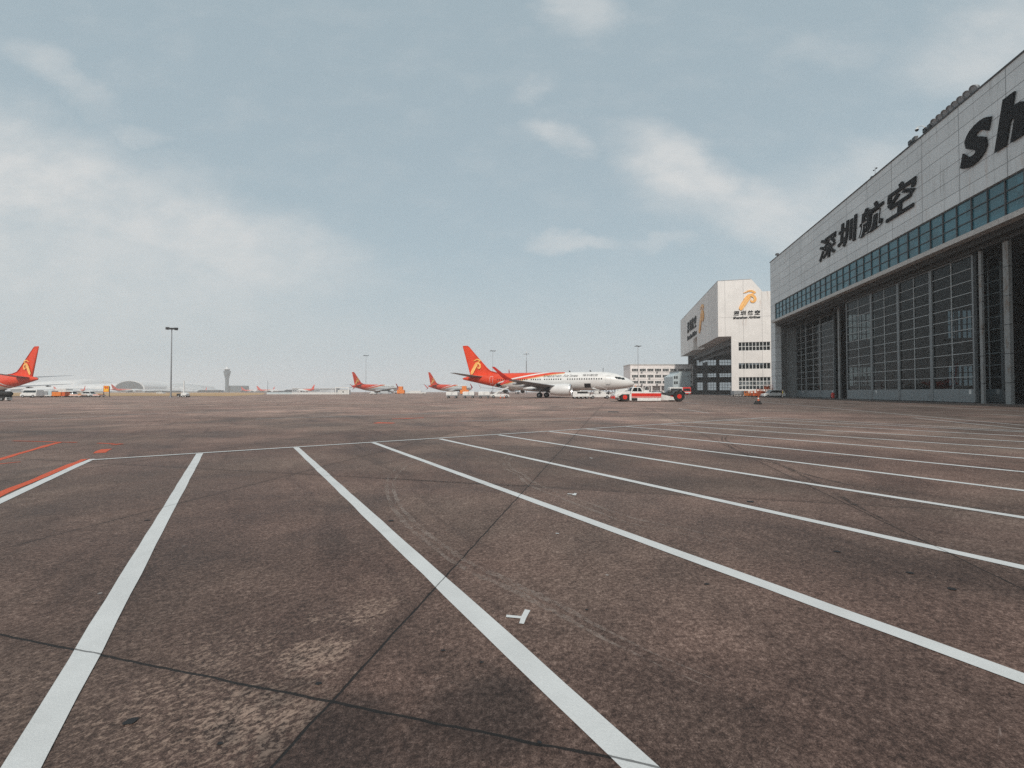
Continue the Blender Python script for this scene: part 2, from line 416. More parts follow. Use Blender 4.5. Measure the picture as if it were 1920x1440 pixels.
M['line_orange'] = paint_material('worn_orange_line_paint', (.58, .085, .025), .9)
M['line_faint'] = paint_material('faded_white_line_paint', (.42, .41, .40), 1.0)
def mark_material(name, col, amount):
    m, t, b = newmat(name)
    pos = t.node('ShaderNodeNewGeometry').outputs['Position']
    n = t.math('ADD', t.math('MULTIPLY', t.noise(pos, 30, 4, .75), .6), t.math('MULTIPLY', t.noise(pos, 2.5, 4, .6), .5))
    b.inputs['Base Color'].default_value = tuple(col) + (1,); b.inputs['Roughness'].default_value = .8
    t.set(b.inputs['Alpha'], t.ramp(n, .45, .72, 0, amount))
    return m
M['scuff_light'] = mark_material('pale_tyre_scuff', (.34, .28, .245), .6)
M['scuff_dark'] = mark_material('dark_tyre_scuff', (.03, .03, .03), .65)

# ------------------------------------------------------------------ the ground and its paint
g = MB()
xs = [-2600, -300, -60, 0, 60, 300, 2600]; ys = [-900, -60, 0, 60, 300, 1200, 2650]
g.add([(x, y, 0) for y in ys for x in xs], [(j * 7 + i, j * 7 + i + 1, j * 7 + i + 8, j * 7 + i + 7) for j in range(6) for i in range(6)])
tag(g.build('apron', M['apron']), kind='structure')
def ribbon(mb, pts, w, z=.004, m=0, jit=.004, taper=0.0):
    """a painted strip along ground points (metres), its edges a little uneven"""
    P = []
    for (a, b) in zip(pts, pts[1:]):
        L = math.dist(a, b); n = max(1, min(60, int(L / .35)))
        P += [(a[0] + (b[0] - a[0]) * i / n, a[1] + (b[1] - a[1]) * i / n) for i in range(n)]
    P.append(pts[-1]); vs = []
    for i, q in enumerate(P):
        a = P[max(0, i - 1)]; b = P[min(len(P) - 1, i + 1)]
        d = (b[0] - a[0], b[1] - a[1]); l = math.hypot(*d) or 1; nx, ny = -d[1] / l, d[0] / l
        f_ = i / max(1, len(P) - 1); tp = min(1, min(f_, 1 - f_) / taper + .04) if taper else 1
        wa = (w / 2 + random.uniform(-jit, jit)) * tp; wb = (w / 2 + random.uniform(-jit, jit)) * tp
        vs += [(q[0] + nx * wa, q[1] + ny * wa, z), (q[0] - nx * wb, q[1] - ny * wb, z)]
    mb.add(vs, [(2 * i, 2 * i + 1, 2 * i + 3, 2 * i + 2) for i in range(len(P) - 1)], m)
def GP(l): return [G(*q) for q in l]
wl = MB(); W = .118
stripes = [((171, 861), (-300, 1078)), ((375, 850), (0, 1511)), ((555, 839), (1232, 1470)), ((700, 830), (1990, 1299)), ((825, 823), (1990, 1080)),
           ((935, 815.5), (1990, 982)), ((1030, 809), (1990, 929)), ((1100, 804.5), (1990, 892)), ((1175, 800), (1990, 865)), ((1240, 796), (1990, 846.5)),
           ((1300, 792.3), (1990, 832.5)), ((1364, 788.3), (1990, 821.8)), ((1409, 785.2), (1990, 813.4))]
for i, (a, b) in enumerate(stripes):
    A_, B_ = GP([a, b]); L_ = math.dist(A_, B_); k_ = 1 + (9.0 if i > 1 else 3.0) / L_
    ribbon(wl, [A_, (A_[0] + (B_[0] - A_[0]) * k_, A_[1] + (B_[1] - A_[1]) * k_)], W, .004)
ribbon(wl, GP([(168, 863), (1438, 783)]), .10, .008)
ribbon(wl, GP([(1436, 783), (2600, 844)]), .10, .011)
tag(wl.build('white_bay_lines', M['line_white']), kind='structure')
fl = MB()
for a, b in [((1427, 753.5), (1990, 804)), ((1567, 753.5), (1990, 775)), ((1713, 783.5), (1990, 812)), ((1282, 754), (1312, 757.5)), ((1240, 747), (1440, 754.5)), ((1272, 766), (1330, 775)),
             ((0, 790), (300, 775)), ((300, 775), (640, 766)), ((860, 790), (1130, 783)), ((1860, 777), (1990, 784)), ((0, 768), (250, 764)), ((480, 786), (900, 772))]:
    ribbon(fl, GP([a, b]), .14, .0062)
tag(fl.build('faded_guide_lines', M['line_faint']), kind='structure')
ol = MB()
ribbon(ol, GP([(160, 861), (-300, 1050)]), .13, .004, 0, .02)
ribbon(ol, GP([(110, 829.5), (0, 861), (-200, 916)]), .13, .004, 0, .02)
ribbon(ol, GP([(25, 827), (143, 830)]), .06, .008, 0, .02)
ribbon(ol, GP([(183, 831), (214, 832)]), .06, .004, 0, .02); ribbon(ol, GP([(210, 834.5), (228, 832.5)]), .16, .008, 0, .02)
ribbon(ol, GP([(186, 849.5), (203, 842)]), .2, .004, 0, .04)
ribbon(ol, GP([(-40, 874), (38, 866)]), .06, .004, 0, .03)
ribbon(ol, GP([(703, 793), (740, 793.3)]), .45, .004, 0, .12); ribbon(ol, GP([(735, 785.5), (795, 783.5)]), .3, .004, 0, .1)
tag(ol.build('orange_lines', M['line_orange']), kind='structure')
dab = MB()
for pts, w in [([(949, 1157), (984, 1159)], .022), ([(977, 1171), (981, 1159), (989, 1145)], .03), ([(1064, 926.5), (1080, 927.5)], .03), ([(1076, 929.5), (1079, 925.5)], .04), ([(1042, 1001), (1048, 1001.5)], .022),
               ([(1106, 859), (1111, 860)], .04)]:
    ribbon(dab, GP(pts), w, .0045 + .0012 * w / .01 * .3 + .0007 * len(dab.v) / 10, 0, .006)
tag(dab.build('paint_dabs', M['line_white']), kind='structure')
sp = MB()
for (px, py, r) in [(a_, b_, c_ * .72) for a_, b_, c_ in [(245, 1354, .030), (597, 1283, .016), (1012, 1394, .01), (276 + 640 / 3 * 0, 976, .03), (830, 1221, .012), (903, 1243, .012), (1706, 1075, .03), (1785, 1105, .03), (1570, 1035, .03), (1325, 1096, .02), (733, 977, .035), (1407, 941, .05), (412, 1396, .012), (1100, 1144, .012)]]:
    c = G(px, py); n = 11; ph = random.random() * 6
    sp.add([(c[0] + r * 1.25 * math.cos(2 * PI * i / n + ph) * random.uniform(.75, 1.2), c[1] + r * .9 * math.sin(2 * PI * i / n + ph) * random.uniform(.75, 1.2), .005) for i in range(n)], [tuple(range(n))])
tag(sp.build('tar_spots', M['black']), kind='structure')
sc = MB()
def spline(pts, n=6):
    out = []
    for i in range(len(pts) - 1):
        p0 = pts[max(0, i - 1)]; p1 = pts[i]; p2 = pts[i + 1]; p3 = pts[min(len(pts) - 1, i + 2)]
        for k in range(n):
            u = k / n
            out.append(tuple(.5 * (2 * p1[j] + (p2[j] - p0[j]) * u + (2 * p0[j] - 5 * p1[j] + 4 * p2[j] - p3[j]) * u * u + (3 * p1[j] - p0[j] - 3 * p2[j] + p3[j]) * u ** 3) for j in range(len(p1))))
    return out + [pts[-1]]
for pts, w in [([(830, 846), (767, 863), (738, 883), (725, 907), (730, 940), (748, 967), (780, 1000), (860, 1060), (950, 1102), (1033, 1143), (1100, 1180), (1190, 1226), (1330, 1290)], .05),
               ([(850, 848), (785, 863), (752, 883), (739, 907), (744, 938), (762, 963), (795, 996), (875, 1052), (962, 1094), (1046, 1134), (1113, 1170), (1200, 1214), (1350, 1280)], .05),
               ([(1000, 845), (960, 852), (946, 860), (947, 877), (972, 893), (993, 910), (1067, 940), (1173, 979), (1273, 1000), (1420, 1040)], .05),
               ([(1010, 848), (972, 854), (956, 861), (957, 876), (983, 892), (1005, 907), (1078, 934), (1184, 971), (1285, 992), (1430, 1030)], .05)]:
    ribbon(sc, spline(GP(pts)), w, .0016 + .0003 * (len(sc.v) % 7), 0, .012, .3)
tag(sc.build('pale_tyre_tracks', M['scuff_light']), kind='structure')
sd = MB()
for pts, w in [([(1362, 814), (1353, 824), (1380, 843), (1430, 863), (1467, 873), (1513, 890), (1613, 913), (1700, 925)], .07), ([(1368, 815), (1360, 824), (1386, 840), (1450, 866), (1530, 905), (1600, 945), (1700, 997)], .07),
               ([(1000, 770), (1120, 768)], .5), ([(340, 757), (640, 753)], .6), ([(1600, 925), (1750, 948), (1920, 955)], .08), ([(640, 892), (900, 907), (1040, 912)], .05), ([(40, 750), (330, 749)], .5), ([(330, 762), (900, 756)], .7), ([(0, 778), (420, 770)], .5)]:
    ribbon(sd, spline(GP(pts)), w, .0036 + .00002 * (len(sd.v) % 19), 0, .015, .25)
tag(sd.build('dark_tyre_tracks', M['scuff_dark']), kind='structure')
gr = MB()                                   # dry grass and old runway verge beyond the apron
rows = [(126, 0.03), (150, .12), (190, .22), (260, .3), (420, .3), (470, .05)]
cols = [(-420, ), (-330, ), (-250, ), (-190, ), (-140, ), (-105, ), (-84, ), (-68, )]
vs = []
for (Y, z) in rows:
    for i in range(15):
        k = i / 14; x0 = -1.30 * Y - 20; x1 = at(497, Y)[0] if Y > 180 else at(497 - (180 - Y) * 1.2, Y)[0]
        vs.append((x0 + (x1 - x0) * k, Y + random.uniform(-2, 2) * (Y > 127), z + random.uniform(-.02, .05) if 0 < i < 14 else 0.005))
gr.add(vs, [(j * 15 + i, j * 15 + i + 1, j * 15 + i + 16, j * 15 + i + 15) for j in range(5) for i in range(14)])
mg, t, b = newmat('dry_grass')
pos = t.node('ShaderNodeNewGeometry').outputs['Position']
t.set(b.inputs['Base Color'], t.mix(t.ramp(t.noise(t.mapping(pos, (.06, .3, 1)), 1, 6, .7), .35, .65), (.30, .185, .085), (.47, .31, .16))); b.inputs['Roughness'].default_value = .95
tag(gr.build('dry_grass', mg), kind='stuff')
dg = MB()                                   # drain grate let into the apron
c = G(1150, 772.5); w, h2 = .30, .36
dg.box(-w, w, -h2, h2, 0, .006, 1)
for i in range(-4, 5): dg.box(i * .06 - .018, i * .06 + .018, -h2 + .05, h2 - .05, .006, .012, 0)
for a in (-1, 1): dg.box(a * w - .03, a * w + .03, -h2, h2, .006, .014, 0); dg.box(-w + .03, w - .03, a * h2 - .03, a * h2 + .03, .006, .013, 0)
o = dg.build('drain_grate', [M['dark'], M['black']]); o.location = (c[0], c[1], .004); o.rotation_euler = (0, 0, -ANG)
tag(o, 'small square iron drain grate let into the brown apron in front of the tug', 'drain grate')
#@@NEXT@@
# ------------------------------------------------------------------ lettering and emblem
_gc = {}
def glyph(ch, bold=.012, shear=0.0):
    key = (ch, bold, shear)
    if key in _gc: return _gc[key]
    cu = bpy.data.curves.new('glyph', 'FONT'); cu.body = ch; cu.size = 1; cu.offset = bold; cu.extrude = .5; cu.resolution_u = 4; cu.shear = shear
    o = bpy.data.objects.new('glyph', cu); COL.objects.link(o); bpy.context.view_layer.update()
    me = o.to_mesh(); vs = [tuple(v.co) for v in me.vertices]; fs = [tuple(p.vertices) for p in me.polygons]
    o.to_mesh_clear(); bpy.data.objects.remove(o); bpy.data.curves.remove(cu)
    xs = [v[0] for v in vs]; ys = [v[1] for v in vs]
    _gc[key] = (vs, fs, min(xs), max(xs), min(ys), max(ys)); return _gc[key]
def put_glyph(mb, ch, x0, x1, z0, z1, mp, bold=.012, shear=0.0, m=0, thick=1.0):
    vs, fs, a, b_, c_, d = glyph(ch, bold, shear)
    mb.add([mp(x0 + (v[0] - a) / (b_ - a) * (x1 - x0), v[2] * thick, z0 + (v[1] - c_) / (d - c_) * (z1 - z0)) for v in vs], fs, m)
def put_text(mb, s, x0, x1, z0, z1, mp, bold=.012, shear=0.0, m=0, thick=1.0):
    vs, fs, a, b_, c_, d = glyph(s, bold, shear)
    mb.add([mp(x0 + (v[0] - a) / (b_ - a) * (x1 - x0), v[2] * thick, z0 + (v[1] - c_) / (d - c_) * (z1 - z0)) for v in vs], fs, m)
def stroke(mb, pts, ws, mp, m=0, thick=(0, 1), n=6):
    """tapered brush stroke through (x,z) points, a thin solid"""
    P = spline(pts, n); K = len(P); top = []; bot = []
    for i, p in enumerate(P):
        a = P[max(0, i - 1)]; b = P[min(K - 1, i + 1)]; d = (b[0] - a[0], b[1] - a[1]); l = math.hypot(*d) or 1
        f = i / (K - 1) * (len(ws) - 1); j = min(int(f), len(ws) - 2); w = (ws[j] + (ws[j + 1] - ws[j]) * (f - j)) / 2
        top.append((p[0] - d[1] / l * w, p[1] + d[0] / l * w)); bot.append((p[0] + d[1] / l * w, p[1] - d[0] / l * w))
    rings = [[mp(t_[0], thick[0], t_[1]), mp(b_[0], thick[0], b_[1]), mp(b_[0], thick[1], b_[1]), mp(t_[0], thick[1], t_[1])] for t_, b_ in zip(top, bot)]
    mb.loft(rings, m)
BIRD = [([(.36, .89), (.50, .93), (.64, .99), (.80, .97), (.97, .89), (.86, .87)], (.01, .06, .08, .10, .06, .01), 0),
        ([(.95, .88), (.80, .82), (.62, .75), (.46, .64), (.38, .55)], (.02, .07, .06, .05, .02), 0),
        ([(.46, .62), (.62, .74), (.80, .74), (.93, .64), (.95, .50), (.85, .41), (.74, .46), (.77, .55)], (.06, .13, .14, .13, .13, .10, .07, .02), 0),
        ([(.72, .66), (.56, .56), (.40, .36), (.24, .12), (.17, .04)], (.10, .22, .26, .22, .12), 0),
        ([(.70, .60), (.54, .47), (.41, .27), (.31, .05)], (.01, .03, .035, .02), 1),
        ([(.60, .66), (.46, .54), (.31, .32), (.16, .10)], (.01, .03, .035, .02), 1),
        ([(.62, .70), (.80, .70), (.89, .60), (.88, .50), (.82, .47)], (.01, .03, .035, .03, .01), 1)]
def emblem(name, parent, mp, mats, thick=1.0):
    mb = MB()
    for i, (p, w, m) in enumerate(BIRD): stroke(mb, p, w, mp, m, (0, thick * (1 + .12 * i)))
    return mb.build(name, mats, parent)

# ------------------------------------------------------------------ airliner (x forward from the tail cone, y to port, z up)
def livery():
    m, t, b = newmat('red_and_white_livery')
    tc = t.node('ShaderNodeTexCoord').outputs['Object']; x, y, z = t.sep(tc)
    fc = t.node('ShaderNodeFloatCurve'); cv = fc.mapping.curves[0]
    pts = [(0, 0), (2, .1), (5, 1.3), (7.2, 2.2), (10.1, 3.55), (13.5, 4.4), (16.6, 4.98), (19.8, 5.52), (23, 6.0), (25, 6.2)]
    while len(cv.points) < len(pts): cv.points.new(.5, .5)
    for q, (a, c_) in zip(cv.points, pts): q.location = (a / 25, c_ / 8); q.handle_type = 'VECTOR'
    fc.mapping.update(); t.l.new(t.math('DIVIDE', x, 25.0), fc.inputs['Value'])
    qd = t.math('SUBTRACT', z, t.math('MULTIPLY', fc.outputs[0], 8.0))
    ss = t.math('GREATER_THAN', x, 25.0); qd = t.math('SUBTRACT', qd, t.math('MULTIPLY', ss, 9))
    n = t.noise(t.mapping(tc, (.6, .6, 2)), 1.5, 5, .6)
    red = t.mix(t.ramp(n, .3, .7), (.60, .045, .018), (.70, .075, .025))
    white = t.mix(t.ramp(n, .35, .8), (.70, .70, .685), (.60, .595, .575))
    c = white
    for th_, colr in ((-1.02, (.62, .40, .20)), (-.80, red), (-.28, white), (0.0, red)):
        c = t.mix(t.math('GREATER_THAN', qd, th_), c, colr)
    fr = t.math('FRACT', t.math('DIVIDE', x, 4.9)); seam = t.ramp(t.math('ABSOLUTE', t.math('SUBTRACT', fr, .5)), .493, .4975)
    belly = t.noise(t.mapping(tc, (.25, 1, 1.2)), 1.0, 5, .7)
    c = t.mix(t.math('MULTIPLY', seam, .22), c, (.2, .2, .2))
    c = t.mix(t.math('MULTIPLY', t.ramp(belly, .5, .75), .2), c, (.25, .22, .2))
    t.set(b.inputs['Base Color'], c); b.inputs['Roughness'].default_value = .36; b.inputs['Specular IOR Level'].default_value = .4
    return m
M['livery'] = livery()
M['tail_red'] = mat('tail_red_paint', (.70, .058, .016), .4, 0, .10, .5, spec=.35)
M['nacelle'] = mat('white_nacelle', (.66, .66, .65), .35, 0, .05, .8, grime=.12)
ST = [(39.5, 2.95, .05, .05), (39.3, 2.97, .35, .33), (38.8, 3.03, .70, .66), (38, 3.13, 1.05, 1.02), (37, 3.27, 1.34, 1.36), (36, 3.40, 1.56, 1.63), (34.8, 3.5, 1.74, 1.84), (33, 3.58, 1.86, 1.97), (31, 3.6, 1.88, 2.0),
      (26, 3.6, 1.88, 2.0), (21, 3.6, 1.88, 2.0), (16, 3.6, 1.88, 2.0), (13, 3.68, 1.85, 1.92), (10, 3.86, 1.68, 1.72), (7, 4.08, 1.35, 1.38), (4, 4.3, .9, .95), (1.6, 4.4, .5, .55), (.4, 4.4, .28, .3), (0, 4.4, .12, .13)]
def sect(x):
    for a, b in zip(ST, ST[1:]):
        if b[0] <= x <= a[0]:
            k = (x - b[0]) / (a[0] - b[0] + 1e-9); return [b[i] + (a[i] - b[i]) * k for i in range(1, 4)]
    return ST[-1][1:]
def skin_pt(x, z, side, off=.012):
    zc, ry, rz = sect(x); k = max(-1, min(1, (z - zc) / rz)); return (x, side * (ry * math.sqrt(max(0, 1 - k * k)) + off), z)
def patch(mb, x0, x1, z0, z1, side, off=.012, n=4, m=0, lean=0.0, rnd=False):
    vs = []; 
    for j in range(n + 1):
        for i in range(n + 1):
            z = z0 + (z1 - z0) * j / n; xa, xb = x0, x1
            if rnd: s_ = .5 * (1 - math.sqrt(max(0, 1 - (abs(2 * j / n - 1)) ** 2.5))) * (x1 - x0); xa += s_; xb -= s_
            vs.append(skin_pt(xa + (xb - xa) * i / n + lean * (z - z0), z, side, off))
    mb.add(vs, [(j * (n + 1) + i, j * (n + 1) + i + 1, (j + 1) * (n + 1) + i + 1, (j + 1) * (n + 1) + i) for j in range(n) for i in range(n)], m)
def foil(root, tip, n=9):
    """wing-like solid between two chords: each (xLE, xTE, y, z, thickness)"""
    def ring(c_):
        xl, xt, y, z, th_ = c_; up = []; dn = []
        for i in range(n):
            k = (1 - math.cos(PI * i / (n - 1))) / 2; x = xl + (xt - xl) * k; h_ = th_ * 1.9 * (math.sqrt(k) * (1 - k) * .9 + .02 * (1 - k))
            up.append((x, y, z + h_ * .62)); dn.append((x, y, z - h_ * .38))
        return up + dn[::-1][:-1][:-0 or None]
    return [ring(c_) for c_ in (root, tip)]
def wheel(parent, name, c, r, w, hub=None, axis=(0, 1, 0), hubr=.5):
    """tyre with a bulged section, rim as its own sub-part"""
    mb = MB(); prof = [(-.5, .72), (-.5, .86), (-.40, .96), (-.18, 1), (.18, 1), (.40, .96), (.5, .86), (.5, .72)]; n = 20
    ax = Vector(axis).normalized(); e = ax.cross(Vector((0, 0, 1))).normalized(); g_ = ax.cross(e); C = Vector(c)
    rings = [[C + ax * (q[0] * w) + (e * math.cos(2 * PI * i / n) + g_ * math.sin(2 * PI * i / n)) * q[1] * r for i in range(n)] for q in prof]
    mb.loft(rings, 0, True); o = mb.build(name, M['rubber'], parent, 35)
    rm = MB(); 
    rm.cyl(C - ax * w * .52, C + ax * w * .52, r * hubr, r * hubr, 16); rm.cyl(C - ax * w * .56, C + ax * w * .56, r * hubr * .35, r * hubr * .35, 8)
    rm.build('rim', hub or M['steel'], o, 35); return o
def make_airliner(label, group, loc, rz):
    A = empty('airliner', loc, rz, label, 'airliner', group)
    n = 36; rings = []
    for (x, zc, ry, rz_) in ST: rings.append([(x, ry * math.cos(2 * PI * i / n), zc + rz_ * math.sin(2 * PI * i / n)) for i in range(n)])
    MB().loft(rings).build('fuselage', M['livery'], A, 60)
    MB().cyl((-.06, 0, 4.4), (.05, 0, 4.4), .10, .12, 12).build('tail_cone_outlet', M['dark'], A)
    bl = MB(); bl.ball((19.8, 0, 2.05), 5.2, 2.0, .78, 20, 10); bl.build('belly_fairing', M['nacelle'], A, 60)
    # tail fin with dorsal fillet
    out = [(11.2, 5.52), (9.0, 5.72), (7.2, 6.2), (6.3, 6.95), (1.55, 12.05), (1.2, 12.3), (-.05, 12.3), (-.05, 12.1), (2.05, 5.0), (7, 5.0)]
    def fw(z): return .24 - .018 * (z - 5)
    mb = MB(); L = [(x, fw(z), z) for x, z in out]
    inner = [(x * .94 + .2, z * .985 + .1) for x, z in out]
    mb.loft([[(x, -.03, z) for x, z in out], [(x + .0, -fw(z), z) for x, z in inner], [(x, fw(z), z) for x, z in inner], [(x, .03, z) for x, z in out]])
    fin = mb.build('tail_fin', M['tail_red'], A, 50)
    for sd in (-1, 1):
        emblem('emblem', fin, lambda x, y, z, sd=sd: (1.75 + x * 3.0, sd * (.235 - .018 * (z * 3.5 + .4) + .05 * y), 5.35 + z * 3.6), [M['gold'], M['gold_lt']], .35)
    for sd in (-1, 1):
        mb = MB(); mb.loft(foil((5.9, 1.9, sd * .5, 4.75, .34), (1.6, .3, sd * 7.15, 5.5, .12)))
        mb.build('stabilizer', M['wing_grey'], A, 40)
        wg = MB(); a = foil((27.0, 18.9, sd * 1.3, 2.05, .95), (23.7, 18.4, sd * 6.1, 2.55, .62)); b_ = foil((23.7, 18.4, sd * 6.1, 2.55, .62), (18.9, 17.3, sd * 17.1, 3.55, .20))
        wg.loft([a[0], a[1], b_[1]]); W_ = wg.build('wing', M['wing_grey'], A, 40)
        wl_ = MB(); up = foil((18.9, 17.35, sd * 17.1, 3.55, .18), (15.6, 15.0, sd * 17.95, 5.95, .05)); mid_ = foil((17.9, 16.7, sd * 17.5, 4.1, .14), (17.9, 16.7, sd * 17.5, 4.1, .14))
        wl_.loft([up[0], mid_[0], up[1]]); dn = foil((18.2, 17.3, sd * 17.1, 3.45, .12), (16.9, 16.5, sd * 17.6, 2.6, .04)); wl_.loft(dn)
        wl_.build('winglet', M['red_wing'], W_, 40)
        for (y, x1, x0, z) in ((3.4, 20.4, 17.2, 1.85), (8.3, 20.0, 16.9, 2.45), (12.0, 19.2, 16.8, 2.85)):
            fm = MB(); fm.ball(((x0 + x1) / 2, sd * y, z), (x1 - x0) / 2, .16, .2, 10, 8); fm.build('flap_fairing', M['wing_grey'], W_, 60)
        # engine
        ey = sd * 4.83; ez = 1.72; nn = 32
        prof = [(27.15, .98), (27.32, 1.04), (27.28, 1.12), (26.9, 1.20), (25.9, 1.26), (24.8, 1.24), (23.8, 1.14)]
        mb = MB(); rg = [[(x, ey + r * math.cos(2 * PI * i / nn), ez + r * math.sin(2 * PI * i / nn)) for i in range(nn)] for x, r in prof]
        rg.append([(23.05 - (.22 if i % 2 else -.08), ey + 1.03 * math.cos(2 * PI * i / nn), ez + 1.03 * math.sin(2 * PI * i / nn)) for i in range(nn)])
        rg.append([(23.25, ey + .99 * math.cos(2 * PI * i / nn), ez + .99 * math.sin(2 * PI * i / nn)) for i in range(nn)])
        mb.loft(rg, 0, False); E_ = mb.build('engine', M['nacelle'], A, 50)
        mb = MB(); mb.loft([[(x, ey + r * math.cos(2 * PI * i / nn), ez + r * math.sin(2 * PI * i / nn)) for i in range(nn)] for x, r in ((26.85, .93), (27.16, .975), (27.34, 1.045), (27.29, 1.13), (27.0, 1.195))], 0, False)
        mb.build('inlet_lip', M['silver'], E_, 50)
        mb = MB(); mb.cyl((26.3, ey, ez), (26.35, ey, ez), .97, .97, 24); mb.cyl((26.35, ey, ez), (26.75, ey, ez), .28, .02, 14); mb.build('fan', M['dark'], E_, 40)
        mb = MB(); mb.loft([[(x, ey + r * math.cos(2 * PI * i / 20), ez + r * math.sin(2 * PI * i / 20)) for i in range(20)] for x, r in ((23.6, .9), (22.6, .66), (21.9, .5), (21.8, .3), (21.2, .05))]); mb.build('exhaust_cone', M['dark'], E_, 50)
        mb = MB(); mb.prism([(26.4, 2.9), (25.2, 3.0), (22.3, 2.95), (19.9, 2.35), (22.6, 2.1), (24, 2.85)], ey - .16, ey + .16); mb.build('pylon', M['nacelle'], A, 40)
        gm = MB(); gm.cyl((19.9, sd * 2.75, 2.2), (19.9, sd * 2.86, .56), .13, .11, 10); gm.cyl((20.3, sd * 1.7, 2.0), (19.9, sd * 2.8, .9), .06, .06, 8); gm.cyl((19.9, sd * 2.45, .56), (19.9, sd * 3.27, .56), .07, .07, 8)
        g_ = gm.build('main_gear', M['steel'], A, 40)
        for q in (2.5, 3.2): wheel(g_, 'wheel', (19.9, sd * q, .565), .565, .38, M['steel'])
    gm = MB(); gm.cyl((35.5, 0, 2.0), (35.6, 0, .36), .09, .08, 10); gm.cyl((35.6, -.3, .34), (35.6, .3, .34), .05, .05, 8); gm.cyl((34.6, 0, 1.95), (35.55, 0, .8), .05, .05, 8)
    g_ = gm.build('nose_gear', M['steel'], A, 40)
    for q in (-.2, .2): wheel(g_, 'wheel', (35.6, q, .345), .345, .2, M['steel'])
    for sd in (-1, 1):
        for x0, x1, z0, z1, ln in ((37.05, 37.7, 3.78, 4.22, -.5), (36.3, 36.95, 3.88, 4.36, -.35), (35.75, 36.2, 3.95, 4.42, -.1)):
            mb = MB(); patch(mb, x0, x1, z0, z1, sd, .015, 4, 0, ln); mb.build('cockpit_window', M['glass'], A)
    k = 0
    for i in range(47):
        x = 33.0 - i * .51
        if i in (15, 16, 25, 31): continue
        mb = MB(); patch(mb, x - .13, x + .13, 3.82, 4.20, -1, .014, 4, 0, 0, True); mb.build('cabin_window', M['glass'], A)
    def outline(x0, x1, z0, z1, sd, mt, wd=.045, name='door'):
        mb = MB()
        for a in ((x0 - wd, x0, z0, z1), (x1, x1 + wd, z0, z1), (x0 - wd, x1 + wd, z1, z1 + wd), (x0 - wd, x1 + wd, z0 - wd, z0)): patch(mb, *a, sd, .013, 4)
        return mb.build(name, mt, A)
    outline(33.9, 34.75, 2.75, 4.6, -1, M['grey'], .03); outline(7.6, 8.3, 3.15, 4.75, -1, M['white_paint'], .05); outline(33.9, 34.75, 2.75, 4.6, 1, M['grey'], .03)
    mb = MB(); patch(mb, 33.9, 34.75, 2.70, 2.84, -1, .03); mb.build('door_sill', M['grey'], A)
    mb = MB(); patch(mb, 29.4, 30.75, 2.15, 3.05, -1, .014, 6); mb.build('cargo_hatch', M['black'], A)
    mb = MB(); patch(mb, 9.1, 10.5, 2.28, 3.2, -1, .014, 6); mb.build('cargo_hatch', M['black'], A)
    mb = MB(); mp = lambda x, y, z: skin_pt(x, z, -1, .02 + .004 * y)
    put_text(mb, 'Shenzhen Airlines', 20.4, 28.0, 4.46, 5.06, mp, .006, .25)
    mb.build('lettering', M['dark'], A)
    mb = MB(); put_text(mb, '深圳航空', 29.0, 32.2, 4.55, 5.05, mp, .008); mb.build('lettering', M['dark'], A)
    for (x, z) in ((26, 5.62), (30.5, 5.62)):
        mb = MB(); mb.prism([(x - .25, z - .05), (x + .2, z - .05), (x - .1, z + .32), (x - .25, z + .32)], -.03, .03); mb.build('antenna', M['dark'], A)
    return A
HEAD = math.atan2(-math.sin(R(20)), math.cos(R(20)))
main = make_airliner('large red and white airliner parked broadside with cargo hatches open', 'red tailed airliners', (-11.75, 100.2), HEAD)
SMALL = ('cabin_window', 'cockpit_window', 'antenna', 'door', 'door_sill', 'flap_fairing')
def far_plane(tailx, Y, head, label, group='red tailed airliners', sc=1.0, skip=SMALL + ('cargo_hatch',)):
    if Y > 400: skip = skip + ('winglet', 'emblem', 'lettering')
    c = copy_tree(main, None, skip); x, y = at(tailx, Y); c.location = (x, y, 0); c.rotation_euler = (0, 0, head); c.scale = (sc, sc, sc); c['label'] = label; c['group'] = group; return c
far_plane(71, 101, PI - R(13), 'red tailed airliner cut off by the left edge of the view', skip=('cabin_window', 'cargo_hatch', 'winglet'))
far_plane(660, 233, R(64), 'red and white airliner seen from behind with a white shed beside its tail')
far_plane(803, 236, R(58), 'red and white airliner seen from behind, parked past the row of white baggage carts')
far_plane(954, 205, R(84), 'airliner hidden behind the broadside airliner with only its red fin tip above the roof line')
far_plane(208, 620, R(66), 'hazy pink looking airliner beside the dark oval end of the terminal', 'distant airliners in the haze')
far_plane(160, 760, R(150), 'hazy airliner whose small tail stands before the long white terminal roofs', 'distant airliners in the haze')
far_plane(388, 1000, R(150), 'faint hazy airliner just left of the control tower', 'distant airliners in the haze')
far_plane(452, 940, R(40), 'faint hazy airliner just right of the control tower base', 'distant airliners in the haze')
far_plane(481, 800, R(35), 'hazy airliner with dark red tail between the control tower and the thin pole', 'distant airliners in the haze')
far_plane(515, 900, R(150), 'faint hazy airliner nearest the right side of the thin pole', 'distant airliners in the haze')
far_plane(590, 640, R(155), 'hazy airliner in front of the flat roofed pier, left of the white shed', 'distant airliners in the haze')
far_plane(100, 900, R(30), 'hazy red airliner partly behind the ground vehicles at the left', 'distant airliners in the haze')
inh = far_plane(900, 150, 0, 'grey shaded airliner standing inside the far hangar with its nose in the doorway', 'red tailed airliners', 1.0, ('cabin_window', 'antenna', 'door', 'door_sill', 'cargo_hatch'))
nose = (F2[0] + U2[0] * -16 + N2[0] * 3, F2[1] + U2[1] * -16 + N2[1] * 3)
hd = math.atan2(-N2[1], -N2[0]); inh.rotation_euler = (0, 0, hd); inh.location = (nose[0] + N2[0] * 39.5, nose[1] + N2[1] * 39.5, 0)
